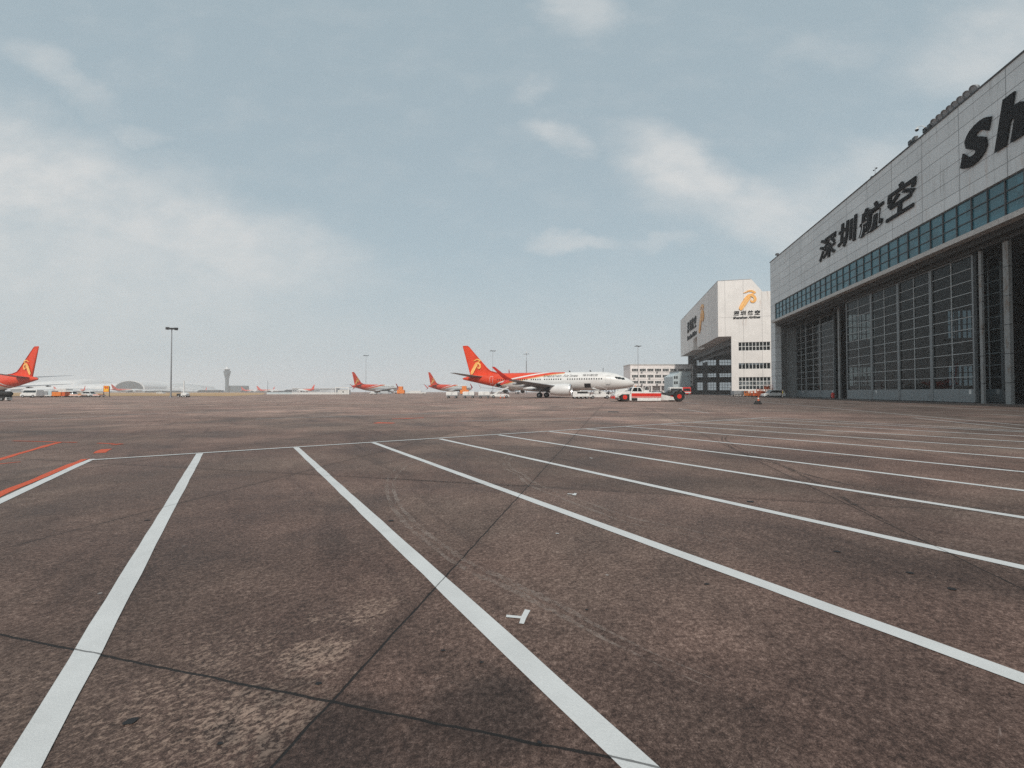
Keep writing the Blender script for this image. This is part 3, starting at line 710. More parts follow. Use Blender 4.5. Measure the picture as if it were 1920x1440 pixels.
#@@NEXT@@
# ------------------------------------------------------------------ near hangar (x along the front toward the camera, y into the building)
HROT = math.atan2(U2[1], U2[0])
T1 = 126.0; ZT = 33.6
H1 = empty('hangar', (F1[0], F1[1], 0), HROT, 'big pale panelled hangar with teal window band and tall glazed doors on the right', 'hangar')
MB().box(0, T1, 0, .7, 22.65, ZT).build('front_wall', M['facade'], H1)
mb = MB(); mb.box(0, 2.75, 0, 1.25, 0, 22.64); mb.box(0, 2.75, 1.25, 4.7, 0, 18.0); mb.build('end_pier', M['facade'], H1)
mb = MB(); mb.box(2.752, 2.80, 1.3, 2.6, 0, 17.9, 0); mb.box(2.752, 2.80, 2.65, 4.5, 0, 17.9, 1); mb.box(2.752, 3.05, 2.58, 2.66, 0, 17.9, 1); mb.build('reveal_panel', [M['reveal_d'], M['reveal_l']], H1)
# teal band
bw = MB(); bw.box(2.75, T1, .22, .5, 18.8, 22.64); band = bw.build('window_band', M['band_glass'], H1)
fb = MB(); k = 2.9
while k < T1: fb.box(k - .06, k + .06, .10, .22, 18.85, 22.6); k += 2.05
for z in (18.9, 20.1, 21.35, 22.55): fb.box(2.76, T1 - .01, .13, .219, z - .05, z + .05)
fb.build('frame', M['dark'], band)
mb = MB(); mb.prism([(0, 0), (0, 0)], 0, 0) if False else None
lipp = [(-.85, 17.95), (-.85, 18.35), (-.62, 18.42), (-.62, 18.62), (-.25, 18.78), (.21, 18.78), (.21, 17.95)]
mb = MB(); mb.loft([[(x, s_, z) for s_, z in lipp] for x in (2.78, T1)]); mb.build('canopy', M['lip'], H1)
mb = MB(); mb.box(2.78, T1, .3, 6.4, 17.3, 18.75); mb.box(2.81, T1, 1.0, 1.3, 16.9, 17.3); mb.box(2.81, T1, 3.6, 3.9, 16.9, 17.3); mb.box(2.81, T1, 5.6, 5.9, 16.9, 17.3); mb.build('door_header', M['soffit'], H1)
mb = MB(); mb.box(0, T1, .705, 82, 32.3, 33.0); mb.box(-.15, T1 + .1, -.12, .85, ZT + .002, ZT + .14); mb.build('roof', M['dark'], H1)
def banded_wall(name, parent, mt, mapf, s0, s1, bands, ztop, win0, winw, gap, th):
    """wall with rows of windows as real openings; returns list of (s0,s1,z0,z1)"""
    mb = MB(); ops = []; z = 0
    for (a, b) in bands:
        mb.add(*mapbox(mapf, s0, s1, z, a, th)); s_ = s0; w = win0
        while w + winw < s1:
            mb.add(*mapbox(mapf, s_, w, a, b, th)); ops.append((w, w + winw, a, b)); s_ = w + winw; w = s_ + gap
        mb.add(*mapbox(mapf, s_, s1, a, b, th)); z = b
    mb.add(*mapbox(mapf, s0, s1, z, ztop, th)); mb.build(name, mt, parent); return ops
def mapbox(mapf, a, b, z0, z1, th, d0=0.0):
    q = [mapf(s_, d, z) for z in (z0, z1) for d in (d0, d0 + th) for s_ in (a, b)]
    return q, [(0, 1, 3, 2), (4, 6, 7, 5), (0, 4, 5, 1), (2, 3, 7, 6), (0, 2, 6, 4), (1, 5, 7, 3)]
def window(parent, mapf, a, b, z0, z1, nu, nz, th, fm, gm, fr=.09):
    g_ = MB(); g_.add([mapf(a, th * .5, z0), mapf(b, th * .5, z0), mapf(b, th * .5, z1), mapf(a, th * .5, z1)], [(0, 1, 2, 3)])
    w = g_.build('window', gm, parent); f = MB()
    for i in range(nu + 1):
        s_ = a + (b - a) * i / nu; lo = max(a, s_ - fr); hi = min(b, s_ + fr); f.add(*mapbox(mapf, lo, hi, z0, z1, th * .4, th * .3))
    for j in range(nz + 1):
        z = z0 + (z1 - z0) * j / nz; f.add(*mapbox(mapf, a, b, max(z0, z - fr), min(z1, z + fr), th * .36, th * .32))
    f.build('frame', fm, w); return w
farw = lambda s_, d, z: (d + .005, s_, z)
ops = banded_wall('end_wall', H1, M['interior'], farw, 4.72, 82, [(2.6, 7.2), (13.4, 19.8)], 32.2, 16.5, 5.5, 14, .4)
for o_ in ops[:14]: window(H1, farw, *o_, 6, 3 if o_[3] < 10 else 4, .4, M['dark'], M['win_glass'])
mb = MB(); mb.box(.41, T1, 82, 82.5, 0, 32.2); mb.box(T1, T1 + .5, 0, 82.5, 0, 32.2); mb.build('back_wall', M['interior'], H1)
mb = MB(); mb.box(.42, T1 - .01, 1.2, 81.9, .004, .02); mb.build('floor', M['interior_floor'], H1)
for (t_, s_) in ((12, 30), (30, 45), (48, 30), (66, 45), (84, 30)):
    mb = MB()
    for a, b in ((-.5, -.5), (.5, -.5), (.5, .5), (-.5, .5)): mb.box(t_ + a - .09, t_ + a + .09, s_ + b - .09, s_ + b + .09, .02, 32)
    for i in range(14):
        z = 1 + i * 2.2; mb.cyl((t_ - .5, s_ - .5, z), (t_ + .5, s_ - .5, z + 2.2), .05, .05, 6); mb.cyl((t_ - .5, s_ + .5, z + 2.2), (t_ - .5, s_ - .5, z), .05, .05, 6)
    mb.build('inside_column', M['reveal_l'], H1)
# sliding glazed doors, each leaf a part with its glazing, kick plate and notices
def leaf(t0, t1, s_, ztop, ncol, rows=11, notice=None, posts=True):
    fm = MB(); d = .16
    fm.box(t0, t0 + .22, s_ - d, s_ + d, .12, ztop); fm.box(t1 - .22, t1, s_ - d, s_ + d, .12, ztop); fm.box(t0 + .22, t1 - .22, s_ - d, s_ + d, ztop - .2, ztop)
    L = fm.build('door_leaf', M['mullion'], H1)
    kb = MB(); kb.box(t0 + .222, t1 - .222, s_ - .13, s_ + .13, .1, 1.62); kb.build('kick_plate', M['kick'], L)
    pb = MB(); pb.add([(t0 + .2, s_, 1.6), (t1 - .2, s_, 1.6), (t1 - .2, s_, ztop - .19), (t0 + .2, s_, ztop - .19)], [(0, 1, 2, 3)]); pb.build('glazing', M['door_glass'], L)
    gb = MB(); z0 = 1.62; dz = (ztop - .2 - z0) / rows
    for i in range(1, rows): gb.box(t0 + .22, t1 - .22, s_ - .07, s_ + .05, z0 + dz * i - .034, z0 + dz * i + .034)
    for i in range(1, ncol):
        x = t0 + (t1 - t0) * i / ncol; gb.box(x - .04, x + .04, s_ - .09, s_ + .06, z0, ztop - .2)
    gb.build('glazing_bars', M['door_frame'], L)
    if notice is not None:
        nb = MB(); nb.box(notice - .16, notice + .16, s_ - .145, s_ - .131, 1.05, 1.55); nb.build('notice', M['white_dull'], L)
    return L
def tx(px, s_): return fac(px, 740, s_)[0]
si, so = 4.5, 1.6
leaf(2.9, tx(1513, si), si, 17.0, 2, 11, 6.5); leaf(tx(1513, si) + .02, tx(1540, si), si, 17.0, 2, 11); leaf(tx(1540, si) + .02, tx(1566, si), si, 17.0, 1, 11, tx(1564, si) - .3)
leaf(tx(1590, so), tx(1637, so), so, 16.95, 2); leaf(tx(1637, so) + .02, tx(1688, so), so, 16.95, 2, 11, tx(1645, so)); leaf(tx(1688, so) + .02, tx(1750, so), so, 16.95, 2); leaf(tx(1750, so) + .02, tx(1832, so), so, 16.95, 2, 11, tx(1822, so))
leaf(tx(1832, si) , tx(1885, si), si, 16.95, 2, 11, tx(1874, si))
leaf(76, 83, so, 16.95, 2); leaf(83.02, 90, so, 16.95, 2); leaf(94, 101, si, 16.95, 2); leaf(101.02, 108, si, 16.95, 2)
def column(t_, s_, w, dp):
    mb = MB(); mb.box(t_ - w / 2, t_ + w / 2, s_ - dp / 2, s_ + dp / 2, 0, 17.28)
    mb.build('column', M['rust_col'], H1)
    bb = MB()
    for z in (2.2, 5.2, 8.2, 11.2, 14.2): bb.box(t_ - w / 2 - .012, t_ + w / 2 + .012, s_ - dp / 2 - .012, s_ + dp / 2 + .012, z, z + .07)
    bb.build('column_band', M['dark'], H1)
column(tx(1575, 3.2), 3.2, .55, .25); column(tx(1844, 1.5), 1.5, .36, .2); column(tx(1894, 1.5), 1.5, .62, .3); column(92, 1.5, .9, .5)
mb = MB()
for s_ in (si, so, 6.2): mb.box(2.9, T1, s_ - .06, s_ + .06, .004, .03)
mb.build('door_track', M['dark'], H1)
# sign on the near hangar: four characters and the Latin name after them, each letter standing off the wall
SG = empty('wall_sign', (F1[0], F1[1], 25.7), HROT, 'huge black characters and letters along the top of the panelled hangar front', 'wall sign')
mpw = lambda x, y, z: (x, -.14 + y, z - 25.7)
for ch, a, b, z0, z1 in (('深', 26.0, 32.2, 25.75, 29.7), ('圳', 32.8, 38.8, 25.8, 29.9), ('航', 39.25, 45.6, 25.5, 29.6), ('空', 46.1, 52.3, 25.4, 29.7)):
    mb = MB(); put_glyph(mb, ch, a, b, z0, z1, mpw, .017, .12, 0, .16); mb.build('character', M['letter'], SG)
# bold slanted S drawn to the photo's shape, then the rest of the word
mb = MB(); sw = [(63.15, 28.75), (62.6, 29.25), (61.5, 29.15), (60.75, 28.72), (60.85, 28.3), (61.6, 27.95), (62.2, 27.55), (62.1, 27.1), (61.3, 26.72), (60.3, 26.6), (59.55, 26.72)]
mb = MB(); put_glyph(mb, 'S', 59.4, 63.4, 25.85, 30.1, mpw, .055, .22, 0, .16); mb.build('letter', M['letter'], SG)
x = 63.75
for ch, w, h_ in (('h', 3.5, 4.75), ('e', 3.3, 3.3), ('n', 3.3, 3.3), ('z', 3.0, 3.3), ('h', 3.4, 4.6), ('e', 3.3, 3.3), ('n', 3.3, 3.3)):
    mb = MB(); put_glyph(mb, ch, x, x + w, 25.7, 25.7 + h_, mpw, (.02 if ch == 'e' else .055), .22, 0, .16); mb.build('letter', M['letter'], SG); x += w + .45
x += 1.6
for ch, w, h_ in (('A', 4.2, 4.4), ('i', 1.3, 4.4), ('r', 2.3, 3.3), ('l', 1.3, 4.6), ('i', 1.3, 4.4), ('n', 3.3, 3.3), ('e', 3.3, 3.3), ('s', 3.0, 3.3)):
    mb = MB(); put_glyph(mb, ch, x, x + w, 25.7, 25.7 + h_, mpw, (.02 if ch == 'e' else .055), .22, 0, .16); mb.build('letter', M['letter'], SG); x += w + .45
# lamps on the parapet
def on_h1(t_, s_, z): return (F1[0] + U2[0] * t_ + N2[0] * s_, F1[1] + U2[1] * t_ + N2[1] * s_, z)
M['reflector'] = mat('lamp_reflector', (.34, .37, .39), .4, 0)
def round_lamp():
    o = empty('floodlight', (0, 0, 0), HROT)
    mb = MB(); n = 18; ax = Vector((.15, -.85, -.5)).normalized(); e = ax.cross(Vector((0, 0, 1))).normalized(); g_ = ax.cross(e); c0 = Vector((0, -.1, .62))
    mb.loft([[c0 + ax * d + (e * math.cos(2 * PI * i / n) + g_ * math.sin(2 * PI * i / n)) * r for i in range(n)] for d, r in ((-.36, .12), (-.3, .25), (-.1, .35), (.1, .40), (.14, .40), (.14, .33), (0, .28), (-.1, .10))]); mb.build('lamp_housing', M['grey'], o, 40)
    gm = MB(); gm.cyl(c0 + ax * .02, c0 + ax * .05, .31, .31, 16); gm.build('lamp_glass', M['reflector'], o)
    st = MB(); st.tube([(-.5, 0, .60), (-.5, .05, .12), (.5, .05, .12), (.5, 0, .60)], .035, 6); st.cyl((0, .05, 0), (0, .05, .14), .06, .06, 8); st.build('bracket', M['dark'], o); return o
names = ['eighth', 'seventh', 'sixth', 'fifth', 'fourth', 'third', 'second', 'topmost']
proto = None
for i, t_ in enumerate((55.11, 55.98, 56.79, 57.59, 58.34, 59.14, 60.02, 60.89)):
    o = round_lamp() if proto is None else copy_tree(proto); proto = proto or o
    o.location = on_h1(t_, .3, ZT + .14); o.rotation_euler = (0, 0, HROT)
    lb = ('topmost round floodlight in the row of eight along the hangar parapet' if i == 7 else 'round floodlight next to the white dome camera, lowest of the eight on the parapet' if i == 0 else f'round floodlight on the hangar parapet, {names[i]} from the top of the row of eight')
    tag(o, lb, 'floodlight', 'round floodlights along the hangar parapet')
proto = None
for i, t_ in enumerate((50.86, 51.65, 53.59, 54.35)):
    if proto is None:
        o = empty('box_floodlight', (0, 0, 0), HROT); mb = MB(); mb.box(-.27, .27, -.28, .12, .22, .78); mb.build('lamp_housing', M['dark'], o, bevel=.03)
        gm = MB(); gm.box(-.22, .22, -.30, -.281, .28, .72); gm.build('lamp_glass', M['glass'], o); st = MB(); st.tube([(-.31, 0, .5), (-.31, 0, .08), (.31, 0, .08), (.31, 0, .5)], .03, 6); st.cyl((0, 0, 0), (0, 0, .1), .05, .05, 6); st.build('bracket', M['steel'], o); proto = o
    else: o = copy_tree(proto)
    o.location = on_h1(t_, .3, ZT + .14); o.rotation_euler = (0, 0, HROT)
    tag(o, ['lower box floodlight of the isolated pair on the hangar parapet', 'upper box floodlight of the isolated pair on the hangar parapet', 'box floodlight under the white dome camera on the parapet', 'dark box floodlight between the dome camera and the round floodlights'][i], 'floodlight', 'box floodlights on the hangar parapet')
o = empty('dome_camera', on_h1(53.0, .2, ZT + .14), HROT, 'white dome security camera on a bent arm above the hangar parapet', 'security camera')
mb = MB(); mb.tube([(.2, .1, 0), (.2, .1, 1.15), (.1, -.1, 1.35), (-.1, -.5, 1.35), (-.1, -.5, 1.15)], .04, 8); mb.build('arm', M['white_dull'], o)
mb = MB(); mb.ball((-.1, -.5, 1.0), .19, .19, .19, 12, 8); mb.build('dome', M['glass'], o, 60); mb = MB(); mb.cyl((-.1, -.5, 1.05), (-.1, -.5, 1.2), .22, .12, 12); mb.build('cap', M['white_paint'], o)
o = empty('roof_antenna', on_h1(42.5, .5, ZT + .14), HROT, 'small dark weather vane mast on the hangar parapet above the characters', 'antenna')
mb = MB(); mb.cyl((0, 0, 0), (0, 0, 1.6), .03, .02, 6); mb.cyl((-.35, 0, 1.2), (.35, 0, 1.2), .025, .025, 6); mb.ball((.35, 0, 1.25), .12); mb.ball((-.35, 0, 1.25), .09); mb.build('mast', M['dark'], o)
mb = MB(); mb.box(-.9, -.5, -.2, .2, 0, .5); mb.build('junction_box', M['dark'], o)
o = empty('roof_antenna', on_h1(3.2, .5, ZT + .14), HROT, 'small dark lamp post at the far corner of the hangar roof', 'antenna')
mb = MB(); mb.cyl((0, 0, 0), (0, 0, 1.0), .06, .05, 6); mb.box(-.35, .3, -.3, .3, .7, 1.1); mb.build('mast', M['dark'], o)

# ------------------------------------------------------------------ far hangar with the overhanging white gate box
H2 = empty('hangar', (F2[0], F2[1], 0), HROT, 'white hangar beyond with overhanging upper box, gold emblem and ribbon windows', 'hangar')
T2 = -88.0
def prof(z0): return [(-4.33, z0), (-4.33, 41.4), (6.7, 41.4), (10.2, 36.8), (58, 36.8), (58, 21.2)]
mb = MB()
def xprism(poly, t0, t1): mb.loft([[(t0, s_, z) for s_, z in poly], [(t1, s_, z) for s_, z in poly]])
xprism(prof(21.2), 0, -39.5); xprism([(-4.33, 26.4), (-4.33, 41.4), (6.7, 41.4), (10.2, 36.8), (58, 36.8), (58, 21.2), (-1.0, 21.2), (-1.0, 26.4)], -39.5, -49); xprism(prof(21.2), -49, T2)
mb.build('upper_box', M['facade2'], H2)
mb = MB(); mb.box(.06, T2 - .06, -4.40, -4.25, 41.402, 41.55); mb.box(-.06, .07, -4.2, 6.7, 41.402, 41.55); mb.build('parapet_flashing', M['steel'], H2)
BANDS = [(2.1, 6.5), (9.36, 11.5), (15.9, 18.95)]
nearw = lambda s_, d, z: (-d, s_, z)
ops = banded_wall('side_wall', H2, M['facade2'], nearw, 0, 58, BANDS, 21.198, 2.3, 10.2, 1.6, .5)
for o_ in ops: window(H2, nearw, *o_, 9, {6.5: 3, 11.5: 1, 18.95: 2}[o_[3]], .5, M['white_dull'], M['win_glass'], .10)
fw2 = lambda s_, d, z: (T2 + d, s_, z)
ops = banded_wall('end_wall', H2, M['interior'], fw2, 0, 58, BANDS, 21.198, 1.5, 12.5, 1.6, .5)
for o_ in ops: window(H2, fw2, *o_, 9, {6.5: 3, 11.5: 2, 18.95: 2}[o_[3]], .5, M['white_dull'], M['win_glass'], .08)
mb = MB(); mb.box(-.5, T2 + .5, 58, 58.4, 0, 21.2); mb.build('back_wall', M['interior'], H2)
mb = MB(); mb.box(-.52, T2 + .52, 1, 57.9, .004, .02); mb.build('floor', M['interior_floor'], H2)
mb = MB(); mb.box(T2 + .5, T2 + 3.2, -.6, 3.5, 0, 21.19); mb.build('end_pier', M['dark'], H2)
mb = MB(); mb.box(-.5, T2 + 3.2, 1.5, 2.3, 18.9, 21.19); mb.box(-.5, T2 + 3.2, 4.5, 5.0, 17.6, 21.19); mb.build('door_header', M['dark'], H2)
for i in range(3):
    mb = MB(); q = 1.2 + i * 1.1; mb.box(-60 - i * 9, -60 - i * 9 - 11, q + 4, q + 4.2, .1, 17.4); 
    mb.build('door_leaf', M['dark'], H2) if i == 2 else None
for (t_, s_) in ((-30, 22), (-58, 30)):
    mb = MB(); mb.box(t_ - 1, t_ + 1, s_ - 1, s_ + 1, .02, 21.19); mb.build('inside_column', M['interior'], H2)
SG2 = empty('wall_sign', (F2[0], F2[1], 27), HROT, 'gold bird emblem over black lettering on the sunlit end wall of the white hangar', 'wall sign')
mpe = lambda s_, y, z: (.08 + y * .12, s_, z - 27)
emblem('emblem', SG2, lambda x, y, z: mpe(1.7 + x * 6.4, y, 30.4 + z * 6.9), [M['gold'], M['gold_lt']])
for i, ch in enumerate('深圳航空'):
    mb = MB(); put_glyph(mb, ch, .8 + i * 2.25, .8 + i * 2.25 + 1.85, 28.6, 30.25, lambda x, y, z: mpe(x, -y, z), .025, .1); mb.build('character', M['letter'], SG2)
mb = MB(); put_text(mb, 'Shenzhen Airlines', .6, 9.45, 27.35, 28.25, lambda x, y, z: mpe(x, -y, z), .035, .2); mb.build('lettering', M['letter'], SG2)
SG3 = empty('wall_sign', (F2[0] - N2[0] * 4.33, F2[1] - N2[1] * 4.33, 27), HROT, 'gold bird emblem and black lettering on the shaded front of the white hangar', 'wall sign')
mpf = lambda x, y, z: (x, -.1 + y * .2, z - 27)
emblem('emblem', SG3, lambda x, y, z: mpf(-35.5 + x * 11.5, -y, 26.9 + z * 11.2), [M['gold'], M['gold_lt']])
for i, ch in enumerate('深圳航空'):
    mb = MB(); put_glyph(mb, ch, -65 + i * 6.3, -65 + i * 6.3 + 5.6, 31.0, 36.6, mpf, .03, .1); mb.build('character', M['letter'], SG3)
mb = MB(); put_text(mb, 'Shenzhen Airlines', -65.2, -40.2, 27.4, 29.8, mpf, .04, .2); mb.build('lettering', M['letter'], SG3)
#@@NEXT@@
# ------------------------------------------------------------------ vehicles and ground equipment
def car(name, label, cat, loc, rz, L=4.6, W_=1.8, H=1.65, paint='white_paint', van=False, group=None):
    """x forward; body, glasshouse, lamps and four wheels"""
    o = empty(name, loc, rz, label, cat, group); k = .26
    lo = [(-L / 2, .35), (-L / 2, H * .56), (-L / 2 + .1, H * .6), (L * .22, H * .58), (L * .44, H * .5), (L / 2, H * .42), (L / 2, .3), (L / 2 - .3, .2), (-L / 2 + .3, .2)]
    if van: lo[1:5] = [(-L / 2, H * .62), (-L / 2 + .05, H * .62), (L * .36, H * .60), (L * .46, H * .48)]
    mb = MB(); n = len(lo); mb.loft([[(x, y, z) for x, z in [(a * (.97 if abs(y) > W_ * .45 else 1), b) for a, b in lo]] for y in (-W_ / 2, -W_ / 2 + .12, W_ / 2 - .12, W_ / 2)])
    body = mb.build('body', M[paint], o, 30, .03)
    top = [(-L * .47, H * .6), (-L * .42, H * .93), (-L * .34, H), (L * .05, H), (L * .12, H * .97), (L * .29, H * .58)]
    if van: top = [(-L * .495, H * .62), (-L * .49, H * .97), (-L * .46, H), (L * .22, H), (L * .28, H * .96), (L * .43, H * .59)]
    mb = MB(); ins = lambda z: W_ / 2 - .04 - .22 * (z - H * .58) / (H * .42)
    mb.loft([[(x * (1 if s_ else 1), sgn * (ins(z)), z) for x, z in top] for s_, sgn in ((0, -1), (1, 1))]); mb.build('cabin', M[paint], o, 30, .03)
    for sd in (-1, 1):
        mb = MB(); zz = (H * .63, H * .92)
        pts = [(top[0][0] * .93, zz[0]), (top[1][0] * .93, zz[1]), (top[4][0] * .95, zz[1]), (top[5][0] * .86, zz[0])]
        mb.add([(x, sd * (ins(z) + .012), z) for x, z in pts], [(0, 1, 2, 3)]); mb.build('side_window', M['glass'], o)
    a, b_ = top[4], top[5]; wq = lambda k_: (a[0] + (b_[0] - a[0]) * k_ + .02, a[1] + (b_[1] - a[1]) * k_ + .012)
    p, q = wq(.08), wq(.92); mb = MB(); mb.add([(p[0], -ins(p[1]) + .08, p[1]), (p[0], ins(p[1]) - .08, p[1]), (q[0], ins(q[1]) - .06, q[1]), (q[0], -ins(q[1]) + .06, q[1])], [(0, 1, 2, 3)]); mb.build('windscreen', M['glass'], o)
    for sd in (-1, 1):
        mb = MB(); mb.box(L / 2 - .12, L / 2 + .012, sd * W_ * .30, sd * W_ * .44, H * .38, H * .46); mb.build('headlight', M['silver'], o)
        for x in (-L * .31, L * .32): wheel(o, 'wheel', (x, sd * (W_ / 2 - .1), .33), .33, .22, M['silver'])
    mb = MB(); mb.box(-L / 2 + .25, L / 2 - .25, -W_ / 2 - .008, W_ / 2 + .008, .16, .40); mb.build('sill', M['black'], o)
    return o
# pushback tug, front to the left
Yt = 55.6; X0 = at(1147.5, Yt)[0]; LT = at(1279, Yt)[0] - X0; k = LT / 9.3
TG = empty('pushback_tug', (X0, Yt, 0), 0, 'low white aircraft tug with red side band and red wheel hubs', 'aircraft tug'); TG.scale = (k, k, k)
mb = MB(); y0, y1 = -1.35, 1.35
mb.prism([(1.95, .18), (1.95, .95), (2.05, 1.32), (6.0, 1.22), (6.05, .12), (2.3, .10)], y0, y1); mb.prism([(.35, .75), (.4, 1.05), (1.0, 1.25), (2.1, 1.34), (2.1, .98), (1.55, .95), (.95, .95), (.62, .72)], y0, y1)
mb.prism([(0.1, .55), (.12, .98), (.5, 1.08), (.62, .55)], y0 + .1, y1 - .1); mb.box(.6, 2.0, y0 + .55, y1 - .55, .25, 1.0); mb.build('body', M['white_paint'], TG, 30, .035)
mb = MB(); mb.prism([(.15, .98), (.25, 1.28), (.62, 1.42), (1.45, 1.50), (1.55, 1.35), (.6, 1.1)], -.9, -.35); mb.prism([(.75, 1.36), (.85, 1.62), (2.0, 1.72), (2.05, 1.52), (.9, 1.3)], -.25, .9); mb.cyl((.3, -.6, 1.15), (.55, -.6, 1.6), .06, .06, 8); mb.build('front_winch_gear', M['white_dull'], TG, 30, .02)
mb = MB(); mb.box(.02, .14, -1.1, 1.1, .38, .72); mb.box(-.12, .02, -.3, .3, .42, .62); mb.build('front_bumper', M['red_paint'], TG, bevel=.02)
cabp = [(2.05, 1.3), (2.42, 1.86), (2.75, 1.95), (3.35, 1.93), (3.5, 1.85), (3.78, 1.26)]
mb = MB(); mb.loft([[(x, y, z) for x, z in cabp] for y in (-1.3, .1)]); CB = mb.build('cab', M['white_paint'], TG, 30, .04)
mb = MB(); mb.add([(x, -1.315, z) for x, z in ((2.28, 1.34), (2.5, 1.80), (2.98, 1.82), (2.98, 1.34))], [(0, 1, 2, 3)]); mb.add([(x, -1.315, z) for x, z in ((3.06, 1.34), (3.06, 1.82), (3.34, 1.80), (3.58, 1.34))], [(0, 1, 2, 3)]); mb.build('side_window', M['glass'], CB)
mb = MB(); mb.add([(2.10, -1.2, 1.42), (2.10, 0, 1.42), (2.38, 0, 1.84), (2.38, -1.2, 1.84)], [(0, 1, 2, 3)]); mb.build('windscreen', M['glass'], CB)
mb = MB(); mb.box(3.7, 3.78, -1.25, -1.17, 1.25, 2.05); mb.box(3.82, 4.55, -1.2, -.2, 1.23, 1.52); mb.tube([(3.9, -1.2, 1.5), (4.05, -1.2, 2.02), (4.5, -1.2, 2.02), (4.6, -1.2, 1.5)], .04, 6); mb.box(4.75, 4.83, -1.25, -1.17, 1.22, 2.12); mb.build('seat_rail', M['white_dull'], TG, bevel=.015)
mb = MB(); mb.cyl((4.35, -.6, 1.52), (4.35, -.6, 1.95), .16, .12, 10); mb.build('exhaust_stack', M['dark'], TG, 40)
mb = MB(); mb.cyl((2.95, -.6, 1.93), (2.95, -.6, 2.1), .09, .07, 10); mb.build('beacon', M['orange'], TG, 40)
mb = MB(); mb.tube([(2.2, -1.3, 1.45), (2.05, -1.5, 1.55)], .02, 6); mb.box(2.0, 2.06, -1.62, -1.42, 1.42, 1.72); mb.build('wing_mirror', M['black'], TG)
for q_ in (-.95, .95): mb = MB(); mb.cyl((.06, q_, .84), (.12, q_, .84), .11, .11, 12); mb.build('headlight', M['silver'], TG, 40)
mb = MB(); mb.box(2.2, 6.04, -1.372, -1.352, .70, 1.10); mb.box(2.2, 6.04, -1.364, -1.352, .55, .65); mb.build('side_band', M['red_paint'], TG)
mb = MB(); mb.box(2.2, 2.95, -1.368, -1.352, .14, .49); mb.build('step_recess', M['black'], TG)
mb = MB(); mb.box(5.5, 6.3, -1.0, 1.0, 1.22, 1.30); mb.box(5.6, 5.9, -.6, .3, 1.30, 1.42); mb.build('deck_cover', M['grey'], TG, bevel=.02)
mb = MB()
for sd in (-1, 1): mb.prism([(6.0, .95), (6.5, .88), (7.6, .62), (8.9, .45), (8.9, .2), (6.0, .2)], sd * 1.1 - .18, sd * 1.1 + .18)
mb.box(6.1, 6.4, -1.0, 1.0, .25, .7); mb.box(6.6, 7.5, -.8, .8, .3, .46); mb.build('lift_arm', M['white_dull'], TG, 30, .02)
mb = MB(); mb.tube([(6.3, -1.0, 1.0), (6.6, -1.05, .62), (7.4, -1.1, .55)], .07, 8); mb.tube([(6.4, .9, .9), (7.2, .9, .6)], .07, 8); mb.build('hydraulic_hose', M['black'], TG, 60)
for sd in (-1, 1):
    wheel(TG, 'wheel', (1.36, sd * 1.12, .60), .60, .42, M['red_paint'], hubr=.48); wheel(TG, 'wheel', (8.35, sd * 1.2, .70), .70, .5, M['red_paint'], hubr=.42)
    mb = MB(); n = 10; mb.loft([[(8.35 + r * math.cos(w), sd * 1.2 + dy, .70 + r * math.sin(w)) for r, dy in ((.80, -.3), (.80, .3), (.87, .3), (.87, -.3))] for w in [R(15 + 150 * i / n) for i in range(n + 1)]]); mb.build('mudguard', M['dark'], TG, 40)
    mb = MB(); mb.box(9.12, 9.2, sd * 1.2 - .12, sd * 1.2 + .12, .45, .75); mb.build('tail_light', M['grey'], TG)
mb = MB(); mb.box(6.9, 8.0, -.5, .9, .75, 1.15); mb.build('cradle', M['dark'], TG, bevel=.03)

# covered baggage carts
def cart():
    o = empty('baggage_cart', (0, 0, 0))
    mb = MB(); mb.box(-1.15, 1.15, -.75, .75, .42, .55); mb.cyl((1.15, 0, .42), (1.75, 0, .36), .04, .04, 6); mb.build('chassis', M['grey'], o)
    mb = MB(); mb.box(-1.12, 1.12, -.74, .74, .55, 1.22); mb.prism([(-1.14, 1.22), (-1.0, 1.30), (1.0, 1.30), (1.14, 1.22)], -.76, .76); mb.build('box', M['white_paint'], o, bevel=.02)
    mb = MB(); mb.box(-.03, .03, -.752, -.742, .58, 1.2); mb.box(-1.08, 1.08, -.751, -.742, .57, .62); mb.build('curtain_rail', M['grey'], o)
    for x in (-.75, .75):
        for sd in (-1, 1): wheel(o, 'wheel', (x, sd * .6, .21), .21, .14, M['steel'])
    return o
cp = None
for i, px in enumerate((848, 879, 908)):
    c = cart() if cp is None else copy_tree(cp); cp = cp or c; x, y = at(px, 84.5); c.location = (x, y, 0); k = 1.02; c.scale = (k, k, k)
    tag(c, ['white covered baggage cart farthest from the belt loader, leftmost of the three', 'white covered baggage cart in the middle of the row of three', 'white covered baggage cart next to the belt loader at the airliner tail'][i], 'baggage cart', 'white baggage carts by the airliner')
